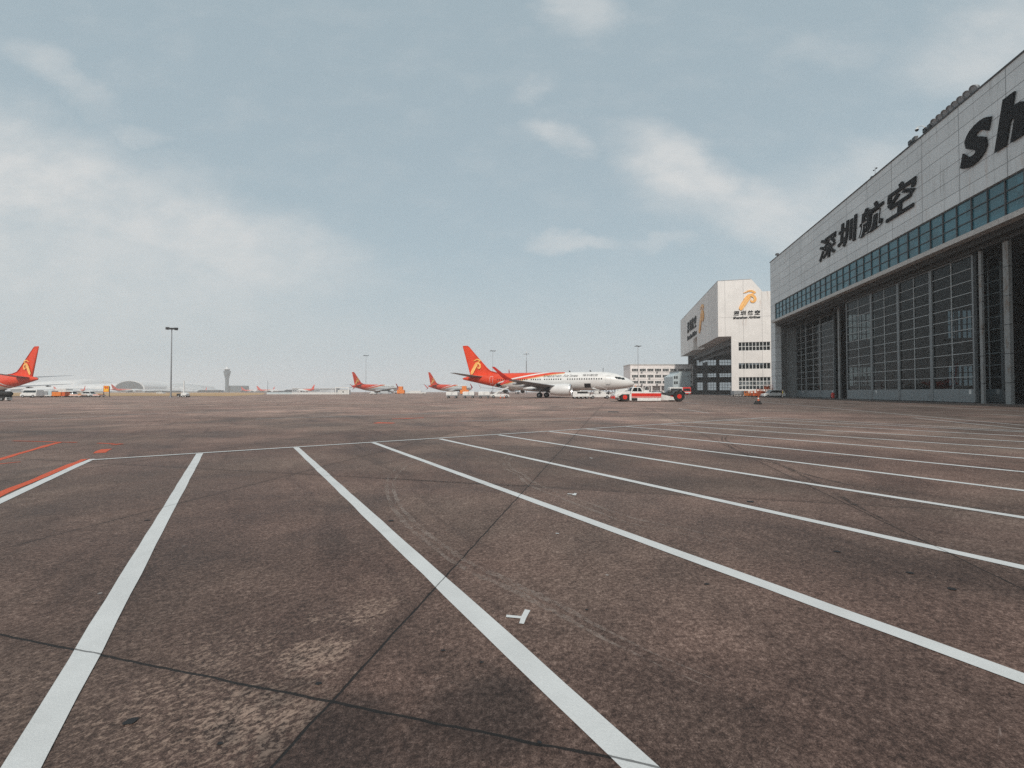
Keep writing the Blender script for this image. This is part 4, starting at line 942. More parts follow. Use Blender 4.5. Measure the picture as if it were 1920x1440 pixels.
# belt loaders
def belt_loader(label, loc, sgn, x_low, z_low, x_hi, z_hi, rz=0):
    o = empty('belt_loader', loc, rz, label, 'belt loader', 'belt loaders at the cargo hatches')
    mb = MB(); mb.prism([(-2.2 * sgn, .3), (-2.2 * sgn, .8), (-1.2 * sgn, .95), (1.6 * sgn, .75), (1.9 * sgn, .3)], -.8, .8); mb.build('body', M['white_paint'], o, 30, .03)
    d = Vector((x_hi - x_low, 0, z_hi - z_low)); n_ = Vector((-d.z, 0, d.x)).normalized(); n_ = n_ if n_.z > 0 else -n_
    a = Vector((x_low, 0, z_low)); b_ = Vector((x_hi, 0, z_hi))
    mb = MB()
    for sd in (-1, 1): mb.loft([[p + Vector((0, sd * .5 + e, 0)) + n_ * f for e, f in ((-.06, -.14), (.06, -.14), (.06, .14), (-.06, .14))] for p in (a, b_)])
    mb.build('conveyor_frame', M['white_dull'], o)
    mb = MB(); mb.loft([[p + Vector((0, y, 0)) + n_ * f for y, f in ((-.42, -.05), (.42, -.05), (.42, .06), (-.42, .06))] for p in (a, b_)]); mb.build('belt', M['rubber'], o)
    mb = MB(); q = a + d * .35 - n_ * .14; mb.cyl((q.x, .3, q.z), (q.x - .5 * sgn, .3, .6), .06, .06, 8); q = a + d * .7 - n_ * .14; mb.cyl((q.x, -.3, q.z), (q.x - 1.2 * sgn, -.3, .6), .06, .06, 8); mb.build('lift_strut', M['dark'], o)
    mb = MB(); mb.tube([a + d * .25 + Vector((0, -.55, .1)), a + d * .25 + Vector((0, -.55, 0)) + n_ * .8, b_ - d * .1 + Vector((0, -.55, 0)) + n_ * .8, b_ - d * .05 + Vector((0, -.55, .1))], .025, 6); mb.build('handrail', M['white_dull'], o)
    for x in (-1.5, 1.2):
        for sd in (-1, 1): wheel(o, 'wheel', (x * sgn, sd * .7, .32), .32, .2, M['steel'])
    mb = MB(); mb.box(-1.9 * sgn, -1.3 * sgn, -.7, .0, .9, 1.1); mb.box(-1.95 * sgn, -1.85 * sgn, -.7, 0, 1.1, 1.5); mb.build('seat', M['black'], o, bevel=.02)
    return o
x, y = at(939, 87.5); belt_loader('white belt loader raised toward the rear cargo hatch', (x, y, 0), 1, -1.6, .75, 1.6, 2.3, 0)
x, y = at(1122, 79.5); belt_loader('white belt loader with arched hoses under the front cargo hatch', (x, y, 0), -1, 1.9, .8, -1.2, 2.0, 0)
lo = bpy.data.objects['belt_loader.001']
mb = MB(); mb.tube(spline([(-1.7, -.82, .7), (-1.5, -.85, 1.35), (-.9, -.85, 1.72), (.6, -.85, 1.75), (1.3, -.85, 1.5), (1.75, -.85, .8)]), .05, 6); mb.build('arched_hose', M['rubber'], lo, 60)
mb = MB(); mb.box(-.9, -.1, -.78, .4, .9, 1.5); mb.box(.2, 1.1, -.78, .3, .8, 1.15); mb.build('control_box', M['white_dull'], lo, bevel=.03)
# baggage tractor with a caged deck
x, y = at(1089, 77.5); o = empty('baggage_tractor', (x, y, 0), 0, 'white baggage tractor with dark side openings beside the airliner engine', 'baggage tractor')
mb = MB(); mb.prism([(-1.55, .35), (-1.55, 1.25), (-1.35, 1.42), (-.95, 1.42), (-.75, 1.2), (-.75, .95), (1.45, .95), (1.5, .4)], -.7, .7); mb.build('body', M['white_paint'], o, 30, .04)
mb = MB(); mb.tube([(-.75, -.68, 1.36), (1.1, -.68, 1.40), (1.3, -.68, 1.3), (1.5, -.68, .95)], .045, 6); mb.tube([(-.75, .68, 1.36), (1.1, .68, 1.40), (1.5, .68, .95)], .045, 6); mb.box(-.8, 1.15, -.7, .7, 1.38, 1.45); mb.build('roof_frame', M['white_dull'], o)
mb = MB(); mb.box(-.7, 1.2, -.45, .45, .95, 1.34); mb.build('deck_load', M['dark'], o); mb = MB(); mb.box(-1.57, -1.45, -.5, .5, .9, 1.3); mb.build('windscreen', M['glass'], o)
for xx in (-1.2, -.45, .25, 1.05):
    for sd in (-1, 1): wheel(o, 'wheel', (xx, sd * .6, .27), .27, .18, M['steel'])
# traffic cones
def cone(loc, label, group=None, s_=1.0):
    o = empty('traffic_cone', loc, 0, label, 'traffic cone', group); o.scale = (s_,) * 3
    mb = MB(); mb.box(-.2, .2, -.2, .2, 0, .035); mb.build('base', M['rubber'], o)
    mb = MB(); mb.cyl((0, 0, .035), (0, 0, .68), .145, .03, 16); mb.build('cone', M['deep_orange'], o, 40)
    mb = MB(); mb.cyl((0, 0, .30), (0, 0, .46), .107, .073, 16); mb.build('white_band', M['white_paint'], o, 40); return o
x, y = at(938.5, 81.5); cone((x, y, 0), 'orange and white traffic cone below the rear belt loader, left one of two', 'traffic cones by the rear belt loader')
x, y = at(946, 81.5); cone((x, y, 0), 'orange and white traffic cone below the rear belt loader, right one of two', 'traffic cones by the rear belt loader')
c = G(1420.5, 757.8); q_ = .82; o = empty('ballast_base', (c[0], c[1], 0), 0, 'black rubber ballast block under the lone traffic cone near the hangars', 'ballast block')
mb = MB(); n = 14
mb.loft([[(q_ * r * math.cos(2 * PI * i / n) * (1 + .07 * math.sin(3 * i)), q_ * r * .8 * math.sin(2 * PI * i / n), z) for i in range(n)] for z, r in ((0, .48), (.06, .5), (.13, .44), (.16, .36), (.27, .33), (.33, .27))]); mb.build('rubber_block', M['rubber'], o, 40)
cone((c[0] + .08, c[1], .33), 'lone orange and white traffic cone on a black rubber block near the hangars', None, .74)
# white car, worker, orange gear by the far hangar wall
x, y = at(1449, 94); car('parked_car', 'white estate car parked at the corner between the two hangars', 'car', (x, y, 0), PI - .15, 4.5, 1.85, 1.75)
x, y = at(1386.5, 112); o = empty('flat_dolly', (x, y, 0), .1, 'long flat dolly carrying a pale grey load along the white hangar wall', 'dolly')
mb = MB(); mb.box(-2.1, 2.1, -.8, .8, .45, .6); mb.build('deck', M['dark'], o); mb = MB(); mb.box(-2.05, 1.9, -.75, .75, .6, 1.55); mb.build('load', M['grey'], o, bevel=.05)
for xx in (-1.4, -.6, .3, 1.2):
    for sd in (-1, 1): wheel(o, 'wheel', (xx, sd * .6, .22), .22, .16, M['white_dull'])
def frame_dolly(name, label, px, Y, Lx, H, mt, rz=0, cat='dolly', group=None, fill=.55):
    x, y = at(px, Y); o = empty(name, (x, y, 0), rz, label, cat, group)
    mb = MB(); mb.box(-Lx / 2, Lx / 2, -.7, .7, .3, .42)
    for xx in (-Lx / 2 + .05, 0, Lx / 2 - .05):
        for sd in (-1, 1): mb.box(xx - .05, xx + .05, sd * .65 - .05, sd * .65 + .05, .42, H)
    for z in (H * .65, H): 
        for sd in (-1, 1): mb.box(-Lx / 2, Lx / 2, sd * .65 - .035, sd * .65 + .035, z - .05, z + .02)
    mb.cyl((Lx / 2, 0, .36), (Lx / 2 + .8, 0, .3), .05, .05, 6); mb.build('frame', M[mt], o)
    mb = MB(); mb.box(-Lx / 2 + .12, Lx / 2 - .12, -.55, .55, .42, .42 + (H - .42) * fill); mb.build('bin', M[mt], o, bevel=.03)
    for xx in (-Lx / 2 + .35, Lx / 2 - .35):
        for sd in (-1, 1): wheel(o, 'wheel', (xx, sd * .6, .2), .2, .14, M['steel'])
    return o
g_ = 'orange equipment dollies by the white hangar'
frame_dolly('equipment_dolly', 'orange framed dolly nearest the pale grey load by the hangar wall', 1404, 106, 1.6, 1.35, 'orange', .2, 'dolly', g_)
frame_dolly('equipment_dolly', 'deep orange framed dolly in the middle of the orange gear by the hangar', 1416, 101, 1.7, 1.5, 'deep_orange', -.1, 'dolly', g_)
frame_dolly('equipment_dolly', 'tallest deep orange framed dolly standing right by the white car', 1427, 98, 1.4, 1.9, 'deep_orange', .1, 'dolly', g_, .7)
x, y = at(1441, 104); o = empty('scissor_lift', (x, y, 0), 0, 'orange work lift with raised cage behind the white car', 'work lift')
mb = MB(); mb.box(-.9, .9, -.5, .5, .2, .7); mb.build('base', M['deep_orange'], o, bevel=.03)
mb = MB()
for i in range(3):
    z = .7 + i * .42
    for sd in (-.4, .4): mb.cyl((-.7, sd, z), (.7, sd, z + .42), .04, .04, 6); mb.cyl((.7, sd, z), (-.7, sd, z + .42), .04, .04, 6)
mb.build('scissor_arms', M['orange'], o)
mb = MB(); mb.box(-.9, .9, -.5, .5, 1.96, 2.06)
for xx in (-.88, -.3, .3, .88):
    for sd in (-.48, .48): mb.box(xx - .025, xx + .025, sd - .025, sd + .025, 2.06, 3.0)
for z in (2.5, 3.0):
    for sd in (-.48, .48): mb.box(-.9, .9, sd - .03, sd + .03, z - .03, z + .02)
mb.box(-.86, -.1, -.47, .4, 2.06, 2.6); mb.build('cage', M['deep_orange'], o)
for xx in (-.6, .6):
    for sd in (-1, 1): wheel(o, 'wheel', (xx, sd * .42, .2), .2, .14, M['steel'])
# person: one skinned body, clothes as children
def skinned(name, pts, edges, mt, parent, root=0, lvl=1):
    me = bpy.data.meshes.new(name); me.from_pydata([p[:3] for p in pts], edges, []); me.materials.append(mt)
    o = bpy.data.objects.new(name, me); COL.objects.link(o); o.parent = parent
    sk = o.modifiers.new('skin', 'SKIN'); sk.use_smooth_shade = True
    for i, p in enumerate(pts):
        r = p[3]; r = r if isinstance(r, tuple) else (r, r); me.skin_vertices[0].data[i].radius = r; me.skin_vertices[0].data[i].use_root = (i == root)
    ss = o.modifiers.new('subdivision', 'SUBSURF'); ss.levels = lvl; ss.render_levels = lvl; return o
x, y = at(1467, 85); PR = empty('person', (x, y, 0), R(35), 'worker in a yellow vest and pale trousers standing behind the white car', 'person')
pts = [(0, 0, .93, (.145, .11)), (0, 0, 1.15, (.135, .10)), (0, 0, 1.36, (.165, .105)), (0, 0, 1.47, (.07, .065)), (0, .01, 1.54, .052), (0, .015, 1.60, (.062, .075)), (0, .015, 1.68, (.072, .088)), (0, 0, 1.76, (.05, .06))]
ed = [(i, i + 1) for i in range(7)]
for sd in (-1, 1):
    k = len(pts); pts += [(sd * .10, 0, .86, .088), (sd * .115, .02 * sd, .48, .058), (sd * .12, -.01, .09, .042), (sd * .125, .12, .035, .036)]; ed += [(0, k), (k, k + 1), (k + 1, k + 2), (k + 2, k + 3)]
    k = len(pts); pts += [(sd * .19, 0, 1.39, .056), (sd * .25, -.02, 1.12, .042), (sd * .25, .10, .90, .032), (sd * .25, .135, .83, (.034, .02))]; ed += [(2, k), (k, k + 1), (k + 1, k + 2), (k + 2, k + 3)]
    h0 = len(pts) - 1
    for f in range(4):
        yy = .115 + f * .02; kk = len(pts); pts += [(sd * .25, yy + .005, .775 - .004 * abs(f - 1), .009), (sd * .245, yy + .012, .74 + .004 * abs(f - 1), .0075)]; ed += [(h0, kk), (kk, kk + 1)]
    kk = len(pts); pts += [(sd * .235, .165, .81, .010), (sd * .225, .18, .785, .008)]; ed += [(h0, kk), (kk, kk + 1)]
skinned('body', pts, ed, M['skin'], PR)
skinned('vest', [(0, 0, .88, (.17, .13)), (0, 0, 1.12, (.16, .125)), (0, 0, 1.36, (.195, .13)), (0, 0, 1.46, (.11, .09))], [(0, 1), (1, 2), (2, 3)], M['vest'], PR)
tp = [(0, 0, .90, (.165, .13))]; te = []
for sd in (-1, 1):
    k = len(tp); tp += [(sd * .10, 0, .82, .106), (sd * .115, .02 * sd, .48, .08), (sd * .12, -.01, .12, .066)]; te += [(0, k), (k, k + 1), (k + 1, k + 2)]
skinned('trousers', tp, te, M['cloth_lt'], PR)
for sd in (-1, 1):
    skinned('sleeve', [(sd * .15, 0, 1.39, .075), (sd * .20, 0, 1.37, .07), (sd * .25, -.02, 1.12, .056), (sd * .25, .08, .94, .045)], [(0, 1), (1, 2), (2, 3)], M['cloth'], PR)
    mb = MB(); mb.ball((sd * .125, .07, .05), .05, .14, .05, 10, 6); mb.build('shoe', M['black'], PR, 60)
mb = MB(); mb.ball((0, -.012, 1.715), .088, .105, .075, 14, 8); mb.build('hair', M['hair'], PR, 60)
mb = MB(); mb.ball((0, .105, 1.635), .012, .02, .022, 8, 6); mb.build('nose', M['skin'], PR, 60)
for sd in (-1, 1):
    mb = MB(); mb.ball((sd * .03, .093, 1.665), .012, .008, .008, 8, 6); mb.build('eye', M['black'], PR, 60); mb = MB(); mb.ball((sd * .078, .01, 1.65), .012, .02, .032, 8, 6); mb.build('ear', M['skin'], PR, 60)
mb = MB(); mb.box(-.022, .022, .09, .099, 1.598, 1.606); mb.build('mouth', M['deep_orange'], PR)
# red drum trolley at the hangar door
c = G(1564.5, 747.5); o = empty('extinguisher_trolley', (c[0] - .6, c[1] - .4, 0), 0, 'red wheeled fire extinguisher at the foot of the glazed hangar door', 'fire extinguisher')
mb = MB(); mb.cyl((0, 0, .12), (0, 0, .95), .27, .27, 16); mb.ball((0, 0, .95), .27, .27, .16, 16, 8); mb.cyl((0, 0, 1.05), (0, 0, 1.2), .06, .05, 8); mb.build('tank', M['red_paint'], o, 40)
mb = MB(); mb.tube([(-.2, .3, .15), (-.2, .34, 1.15), (.2, .34, 1.15), (.2, .3, .15)], .025, 6); mb.tube(spline([(0, 0, 1.18), (.3, -.1, 1.1), (.36, -.1, .6), (.25, -.2, .3)]), .02, 6); mb.build('handle', M['dark'], o)
for sd in (-1, 1): wheel(o, 'wheel', (sd * .3, .1, .17), .17, .07, M['steel'], (1, 0, 0))

# ------------------------------------------------------------------ masts, signs and the left hand gear
def mast(label, px, Y, ytop, thick=.16, heads=8, rz=0.0, lower=0.0):
    x, y = at(px, Y); Hh = zat(ytop, Y); o = empty('light_mast', (x, y, 0), rz, label, 'light mast', 'apron floodlight masts')
    mb = MB(); mb.cyl((0, 0, 0), (0, 0, Hh - .2), thick, thick * .5, 12)
    if lower: mb.cyl((0, 0, 0), (0, 0, Hh * lower), thick * 1.5, thick * 1.5, 12)
    mb.cyl((0, 0, 0), (0, 0, .25), thick * 2, thick * 2, 12); mb.build('pole', M['steel'], o, 40)
    mb = MB(); w = Hh * .055; mb.cyl((-w, 0, Hh - .35), (w, 0, Hh - .35), .06, .06, 8); mb.cyl((0, -w * .7, Hh - .35), (0, w * .7, Hh - .35), .06, .06, 8); mb.cyl((0, 0, Hh - .5), (0, 0, Hh - .1), .2, .2, 10); mb.build('crossarm', M['dark'], o)
    for i in range(heads):
        a = 2 * PI * i / heads + .2; cx, cy = w * 1.05 * math.cos(a), w * .8 * math.sin(a)
        mb = MB(); mb.box(cx - .30, cx + .30, cy - .22, cy + .22, Hh - .42 + .12 * math.cos(3 * a), Hh - .12 + .12 * math.cos(3 * a)); mb.build('floodlight_head', M['dark'], o, bevel=.04)
    return o
mast('tall grey light mast standing alone at the left edge of the apron', 320.5, 97, 614, .17)
mast('thin hazy light mast above the tail of the second airliner', 686, 268, 666, .14, 6)
mast('light mast rising behind the broadside airliner, nearest its red fin', 924, 240, 657, .16)
o = mast('light mast with white top lamp rising behind the middle of the broadside airliner', 987, 250, 663, .18, 4, 0, .82)
mb = MB(); mb.ball((0, 0, zat(662, 250) + .3), .35, .35, .45); mb.build('beacon', M['white_paint'], o, 60)
mast('light mast in front of the white office block, above the tug', 1196.5, 205, 648, .18)
x, y = at(502, 420); o = empty('thin_pole', (x, y, 0), 0, 'very thin dark pole between the control tower and the flat roofed pier', 'pole'); mb = MB(); Hh = zat(713, 420); mb.cyl((0, 0, 0), (0, 0, Hh), .22, .12, 8); mb.cyl((0, 0, 0), (0, 0, .5), .5, .5, 8); mb.build('shaft', M['dark'], o)
x, y = at(1131, 160); o = empty('thin_pole', (x, y, 0), 0, 'short thin pole showing above the white fuselage of the broadside airliner', 'pole'); mb = MB(); Hh = zat(690, 160); mb.cyl((0, 0, 0), (0, 0, Hh), .12, .1, 8); mb.cyl((0, 0, 0), (0, 0, .4), .3, .3, 8); mb.build('shaft', M['dark'], o)
# yellow stand sign 94
x, y = at(200, 100); o = empty('stand_sign', (x, y, 0), -.12, 'yellow stand number sign on two dark posts at the edge of the apron', 'stand sign')
mb = MB()
for xx in (-.78, .78): mb.box(xx - .05, xx + .05, -.05, .05, 0, 2.6)
mb.box(-1.0, 1.0, -.25, .25, 0, .06); mb.build('post', M['dark'], o)
mb = MB(); mb.box(-.72, .72, -.10, -.03, 1.25, 2.72); bd = mb.build('board', M['yellow'], o, bevel=.02)
mb = MB(); mb.box(-.72, .72, -.112, -.101, 1.22, 1.32); mb.box(-.72, .72, -.112, -.101, 2.66, 2.74); mb.box(-.73, -.66, -.112, -.101, 1.32, 2.66); mb.box(.66, .73, -.112, -.101, 1.32, 2.66); mb.build('border', M['deep_orange'], bd)
mb = MB(); put_text(mb, '94', -.48, .48, 1.95, 2.58, lambda x, y, z: (x, -.112 + y * .02, z), .035); mb.build('number', M['red_paint'], bd)
# white service cart with pole
x, y = at(344, 99); o = empty('service_cart', (x, y, 0), 0, 'small white service tractor with a tall white pole beside the left light mast', 'service cart')
mb = MB(); mb.prism([(-.2, .3), (-.2, .95), (.25, 1.1), (.9, .95), (1.1, .85), (1.1, .3)], -.55, .55); mb.build('body', M['white_paint'], o, 30, .03)
mb = MB(); mb.box(-1.2, -.25, -.5, .5, .3, .85); mb.build('engine_box', M['dark'], o, bevel=.03)
mb = MB(); mb.cyl((.12, 0, 1.0), (.12, 0, zat(714, 99)), .13, .11, 10); mb.build('pole', M['white_paint'], o)
for xx in (-.75, .35, .9):
    for sd in (-1, 1): wheel(o, 'wheel', (xx, sd * .5, .26), .26, .16, M['white_dull'])
# ground power unit under the left airliner
x, y = at(6, 60); o = empty('ground_power_unit', (x, y, 0), 0, 'black ground power unit with a rounded tank under the left airliner tail', 'ground power unit')
mb = MB(); mb.cyl((-1.6, 0, 1.0), (.95, 0, 1.0), .36, .36, 20); mb.ball((.95, 0, 1.0), .32, .36, .36, 16, 10); mb.build('tank', M['rubber'], o, 50)
mb = MB(); mb.box(-1.5, .8, -.45, .45, .32, .66); mb.tube([(.5, -.3, .4), (1.3, -.3, .32)], .05, 6); mb.build('chassis', M['black'], o)
mb = MB(); mb.box(.78, .98, -.4, .3, .12, .5); mb.build('valve_box', M['white_dull'], o, bevel=.02)
for xx in (-1.0, .35):
    for sd in (-1, 1): wheel(o, 'wheel', (xx, sd * .42, .27), .27, .18, M['steel'])
# row of left hand vehicles
YL = 104
x, y = at(61, 93.5); car('delivery_van', 'white van at the left end of the equipment row beyond the red tail', 'van', (x, y, 0), PI, 3.6, 1.8, 1.75, van=True)
def bin_cart(name, label, px, Y, Lx, z0, z1, mt, cat, group=None, mt2=None):
    x, y = at(px, Y); o = empty(name, (x, y, 0), 0, label, cat, group)
    mb = MB(); mb.box(-Lx / 2, Lx / 2, -.8, .8, .3, z0); mb.cyl((Lx / 2, 0, .33), (Lx / 2 + .5, 0, .3), .04, .04, 6); mb.build('deck', M[mt2 or 'white_dull'], o)
    mb = MB(); a = .04
    mb.prism([(-Lx / 2 + a, z0), (-Lx / 2 + a + .03, z1), (Lx / 2 - a - .03, z1), (Lx / 2 - a, z0)], -.75, .75); mb.build('bin', M[mt], o, bevel=.03)
    for xx in (-Lx / 2 + .35, Lx / 2 - .35):
        for sd in (-1, 1): wheel(o, 'wheel', (xx, sd * .62, .2), .2, .14, M['steel'])
    return o
bin_cart('cargo_dolly', 'low dolly with dark grey load between the white van and the grey container', 72, 100, 3.2, .55, 1.15, 'dark', 'dolly', 'low cargo dollies at the left')
bin_cart('cargo_dolly', 'short low dolly with mid grey load touching the grey container', 90, 100, 1.6, .55, 1.1, 'grey', 'dolly', 'low cargo dollies at the left')
bin_cart('cargo_container', 'blue grey container on wheels left of the orange bins', 100, 100, .95, .5, 1.55, 'bluegrey', 'container')
g_ = 'orange bins at the left'
bin_cart('waste_bin', 'large orange bin right of the blue grey container', 112, 100, 2.2, .42, 1.25, 'orange', 'bin', g_, 'orange'); bin_cart('waste_bin', 'narrow deep orange bin at the right side of the large orange bin', 125, 100, .9, .42, 1.2, 'deep_orange', 'bin', g_, 'deep_orange')
x, y = at(121, 112); o = empty('box_truck', (x, y, 0), 0, 'white box truck behind the orange bins', 'truck')
mb = MB(); mb.box(-1.7, 1.3, -.9, .9, .75, 2.1); mb.build('cargo_box', M['white_paint'], o, bevel=.03); mb = MB(); mb.prism([(1.32, .4), (1.32, 1.7), (1.75, 1.65), (2.2, 1.1), (2.35, 1.0), (2.35, .4)], -.85, .85); mb.build('cab', M['white_paint'], o, 30, .04)
mb = MB(); mb.add([(1.45, -.86, 1.1), (1.45, -.86, 1.55), (1.72, -.86, 1.55), (2.05, -.86, 1.1)], [(0, 1, 2, 3)]); mb.build('side_window', M['glass'], o); mb = MB(); mb.box(-1.7, 2.3, -.5, .5, .45, .75); mb.build('chassis', M['dark'], o)
for xx in (-1.0, 1.7):
    for sd in (-1, 1): wheel(o, 'wheel', (xx, sd * .75, .36), .36, .22, M['steel'])
x, y = at(134, 101); o = car('small_van', 'tiny white van with dark windscreen right of the orange bins', 'van', (x, y, 0), 0, 2.2, 1.3, 1.45, van=True)
g_ = 'orange flat dollies at the left'
for i, (px, Lx, mt, lb) in enumerate(((147, 2.8, 'orange', 'flat orange and white dolly right of the tiny white van'), (186, 1.7, 'deep_orange', 'flat deep orange dolly between the white pickup and the yellow sign'), (165, 2.2, 'white_dull', 'low white dolly in front of the white pickup'))):
    bin_cart('flat_dolly', lb, px, 99 + i, Lx, .45, .62, mt, 'dolly', g_)
x, y = at(169, 104); car('pickup', 'white pickup with dark windows left of the yellow sign', 'pickup', (x, y, 0), 0, 2.9, 1.5, 1.4)
x, y = at(302, 240); car('parked_car', 'small white car far out on the dry grass near the left light mast', 'car', (x, y, 0), 0, 4.0, 1.8, 1.5)

# ------------------------------------------------------------------ far terminal, tower, pier, shed
def vault(name, label, px0, px1, Y, ytop, ybase, depth, mt='far_white', dome=False, glass=True):
    x0, x1 = at(px0, Y)[0], at(px1, Y)[0]; z1 = zat(ytop, Y); o = empty(name, ((x0 + x1) / 2, Y, 0), 0, label, 'terminal'); hw = (x1 - x0) / 2; n = 24
    zb = max(.5, zat(ybase, Y)); mb = MB()
    rings = []
    for j in range(9):
        k = j / 8; sc = 1 - .12 * k; rings.append([(hw * math.cos(PI * i / n) * sc, depth * k, zb + (z1 - zb) * math.sin(PI * i / n) ** .8 * sc) for i in range(n + 1)] + [(-hw * sc, depth * k, 0), (hw * sc, depth * k, 0)])
    mb.loft(rings); mb.build('roof_shell', M[mt], o, 50)
    return o, hw, zb, z1
o, hw, zb, z1 = vault('terminal', 'white vaulted terminal hall with a dark oval glazed end', 214, 271, 1080, 713.5, 729.5, 260)
mb = MB(); n = 28; mb.add([(hw * .93 * math.cos(2 * PI * i / n), -1.2, zb + 1.0 + (z1 - zb) * .88 * (math.sin(2 * PI * i / n) if math.sin(2 * PI * i / n) > 0 else .12 * math.sin(2 * PI * i / n))) for i in range(n)], [tuple(range(n))]); gl = mb.build('glazed_end', M['far_glass'], o)
mb = MB()
for i in range(-5, 6): mb.box(i * hw * .16 - .25, i * hw * .16 + .25, -1.5, -1.25, zb + 1, zb + 1 + (z1 - zb) * .85 * math.sqrt(max(.05, 1 - (i * .16 / .93) ** 2)))
mb.build('frame', M['dark'], gl)
def longroof(name, label, pts, Y, depth, mt, base=0):
    """long low concourse: profile along x from photo columns and rows, an eased roof edge"""
    P = [(at(a, Y)[0], zat(b_, Y)) for a, b_ in pts]; xm = P[0][0]; o = empty(name, (xm, Y, 0), 0, label, 'terminal')
    mb = MB(); rings = []
    for (x, z) in P: rings.append([(x - xm, d * depth, z0) for d, z0 in ((0, base), (0, z * .45), (.06, z * .70), (.2, z * .88), (.5, z), (.8, z * .88), (1, z * .5), (1, base))])
    mb.loft(rings); mb.build('roof_shell', M[mt], o, 50)
    gb = MB(); 
    for (a, b_) in zip(P, P[1:]): gb.add([(a[0] - xm, -.4, 1), (b_[0] - xm, -.4, 1), (b_[0] - xm, -.4, max(1.5, b_[1] * .30)), (a[0] - xm, -.4, max(1.5, a[1] * .30))], [(0, 1, 2, 3)])
    gb.build('glazing', M['far_glass'], o); return o
longroof('concourse', 'long sloping white concourse roof just right of the red tail', [(20, 716), (60, 712), (90, 710), (125, 709), (134, 711), (140, 720)], 1250, 150, 'far_white')
longroof('concourse', 'lower white concourse roof between the red tail and the oval terminal end', [(40, 727), (90, 722.5), (140, 719), (190, 718), (222, 718.5)], 1120, 90, 'far_white')
longroof('concourse', 'grey lattice clad concourse right of the oval terminal end', [(262, 719), (290, 717.5), (318, 718.2), (340, 721), (362, 727.5), (375, 731)], 1150, 110, 'far_grey')
longroof('concourse', 'very low pale concourse running along the horizon to the control tower', [(330, 730.5), (372, 729.5), (440, 731), (520, 731.5), (600, 731)], 1400, 80, 'far_white')
for i, (a_, b_, Yq, tp) in enumerate(((372, 418, 900, 731), (452, 500, 980, 731.2), (506, 560, 940, 730.2), (560, 640, 1000, 730.8), (272, 330, 860, 730.6))):
    lb_ = ['left of the control tower', 'right of the control tower base', 'around the thin dark pole', 'behind the white shed', 'just right of the oval terminal end'][i]
    xa_, xb_ = at(a_, Yq)[0], at(b_, Yq)[0]; o = empty('boarding_pier', (xa_, Yq, 0), 0, 'low dark boarding pier on the horizon ' + lb_, 'terminal'); mb = MB(); nb = int((xb_ - xa_) / 9); zt = zat(tp, Yq)
    sk_ = [(0, 0)]
    for k_ in range(nb): h_ = zt * random.uniform(.35, .92); sk_ += [(k_ * 9 + .01, h_), (k_ * 9 + random.uniform(4, 8.9), h_)]
    mb.prism(sk_ + [(nb * 9, 0)], 0, 14)
    mb.build('wall', M['far_glass'], o); mb = MB(); mb.box(-2, xb_ - xa_ + 2, -2, 16, zt * .93, zt); mb.build('roof', M['far_white'], o)
longroof('jetway_pier', 'dark low boarding pier below the oval terminal end', [(55, 729.5), (140, 728), (170, 729.5), (220, 730), (300, 730), (370, 731)], 900, 30, 'far_grey')
x, y = at(425.5, 1180); o = empty('control_tower', (x, y, 0), 0, 'grey flared airport control tower on the hazy horizon', 'control tower'); m_ = 1180 / 785
zz = lambda yy: zat(yy, 1180); mb = MB(); n = 20
mb.loft([[(r * m_ * math.cos(2 * PI * i / n), r * m_ * math.sin(2 * PI * i / n), zz(yy)) for i in range(n)] for yy, r in ((735, 3.1), (722, 2.9), (711, 3.0), (705, 4.2), (697, 5.9), (695.5, 5.9))]); mb.build('shaft', M['tower'], o, 40)
mb = MB(); mb.loft([[(r * m_ * math.cos(2 * PI * i / n), r * m_ * math.sin(2 * PI * i / n), zz(yy)) for i in range(n)] for yy, r in ((695.4, 3.6), (694, 3.9), (692.6, 4.3))]); mb.build('control_cab', M['far_glass'], o, 40)
mb = MB(); mb.loft([[(r * m_ * math.cos(2 * PI * i / n), r * m_ * math.sin(2 * PI * i / n), zz(yy)) for i in range(n)] for yy, r in ((692.5, 4.7), (691.3, 4.6), (690.5, 2.2), (690, 2), (688.2, 1.2), (687.5, .3))]); mb.build('cab_roof', M['far_white'], o, 40)
mb = MB(); mb.box(-4.2 * m_, 25 * m_, 6, 40, 0, zz(723)); mb.box(5 * m_, 22 * m_, 4, 5.9, 0, zz(725)); mb.build('base_building', M['tower'], o, bevel=3)
x0 = at(545, 860)[0]; x1 = at(628, 860)[0]; o = empty('flat_roof_pier', (x0, 860, 0), 0, 'long flat white roofed pier building left of the white shed', 'terminal')
mb = MB(); mb.box(0, x1 - x0, 0, 30, zat(728.6, 860), zat(727.6, 860)); mb.build('roof', M['far_white'], o); mb = MB(); mb.box(2, x1 - x0 - 2, 2, 28, 0, zat(728.6, 860)); mb.build('wall', M['far_grey'], o)
mb = MB()
for i in range(14): mb.box(4 + i * 4, 6.6 + i * 4, 1.7, 1.99, 2.0, 4.6)
mb.build('glazing', M['far_glass'], o)
x0 = at(500, 210)[0]; x1 = at(634, 210)[0]; o = empty('barrier_wall', (x0, 210, 0), 0, 'low white and pale blue apron barrier left of the white shed', 'barrier')
mb = MB(); mb.box(0, x1 - x0, 0, .4, 0, .95); mb.build('panel', M['white_dull'], o); mb = MB(); mb.box(0, (x1 - x0) * .35, -.03, -.001, .3, 1.0); mb.build('panel', M['bluegrey'], o)
x, y = at(641.5, 205); o = empty('shed', (x, y, 0), 0, 'open white framed shed beside the tail of the second airliner', 'shed'); w = 3.4
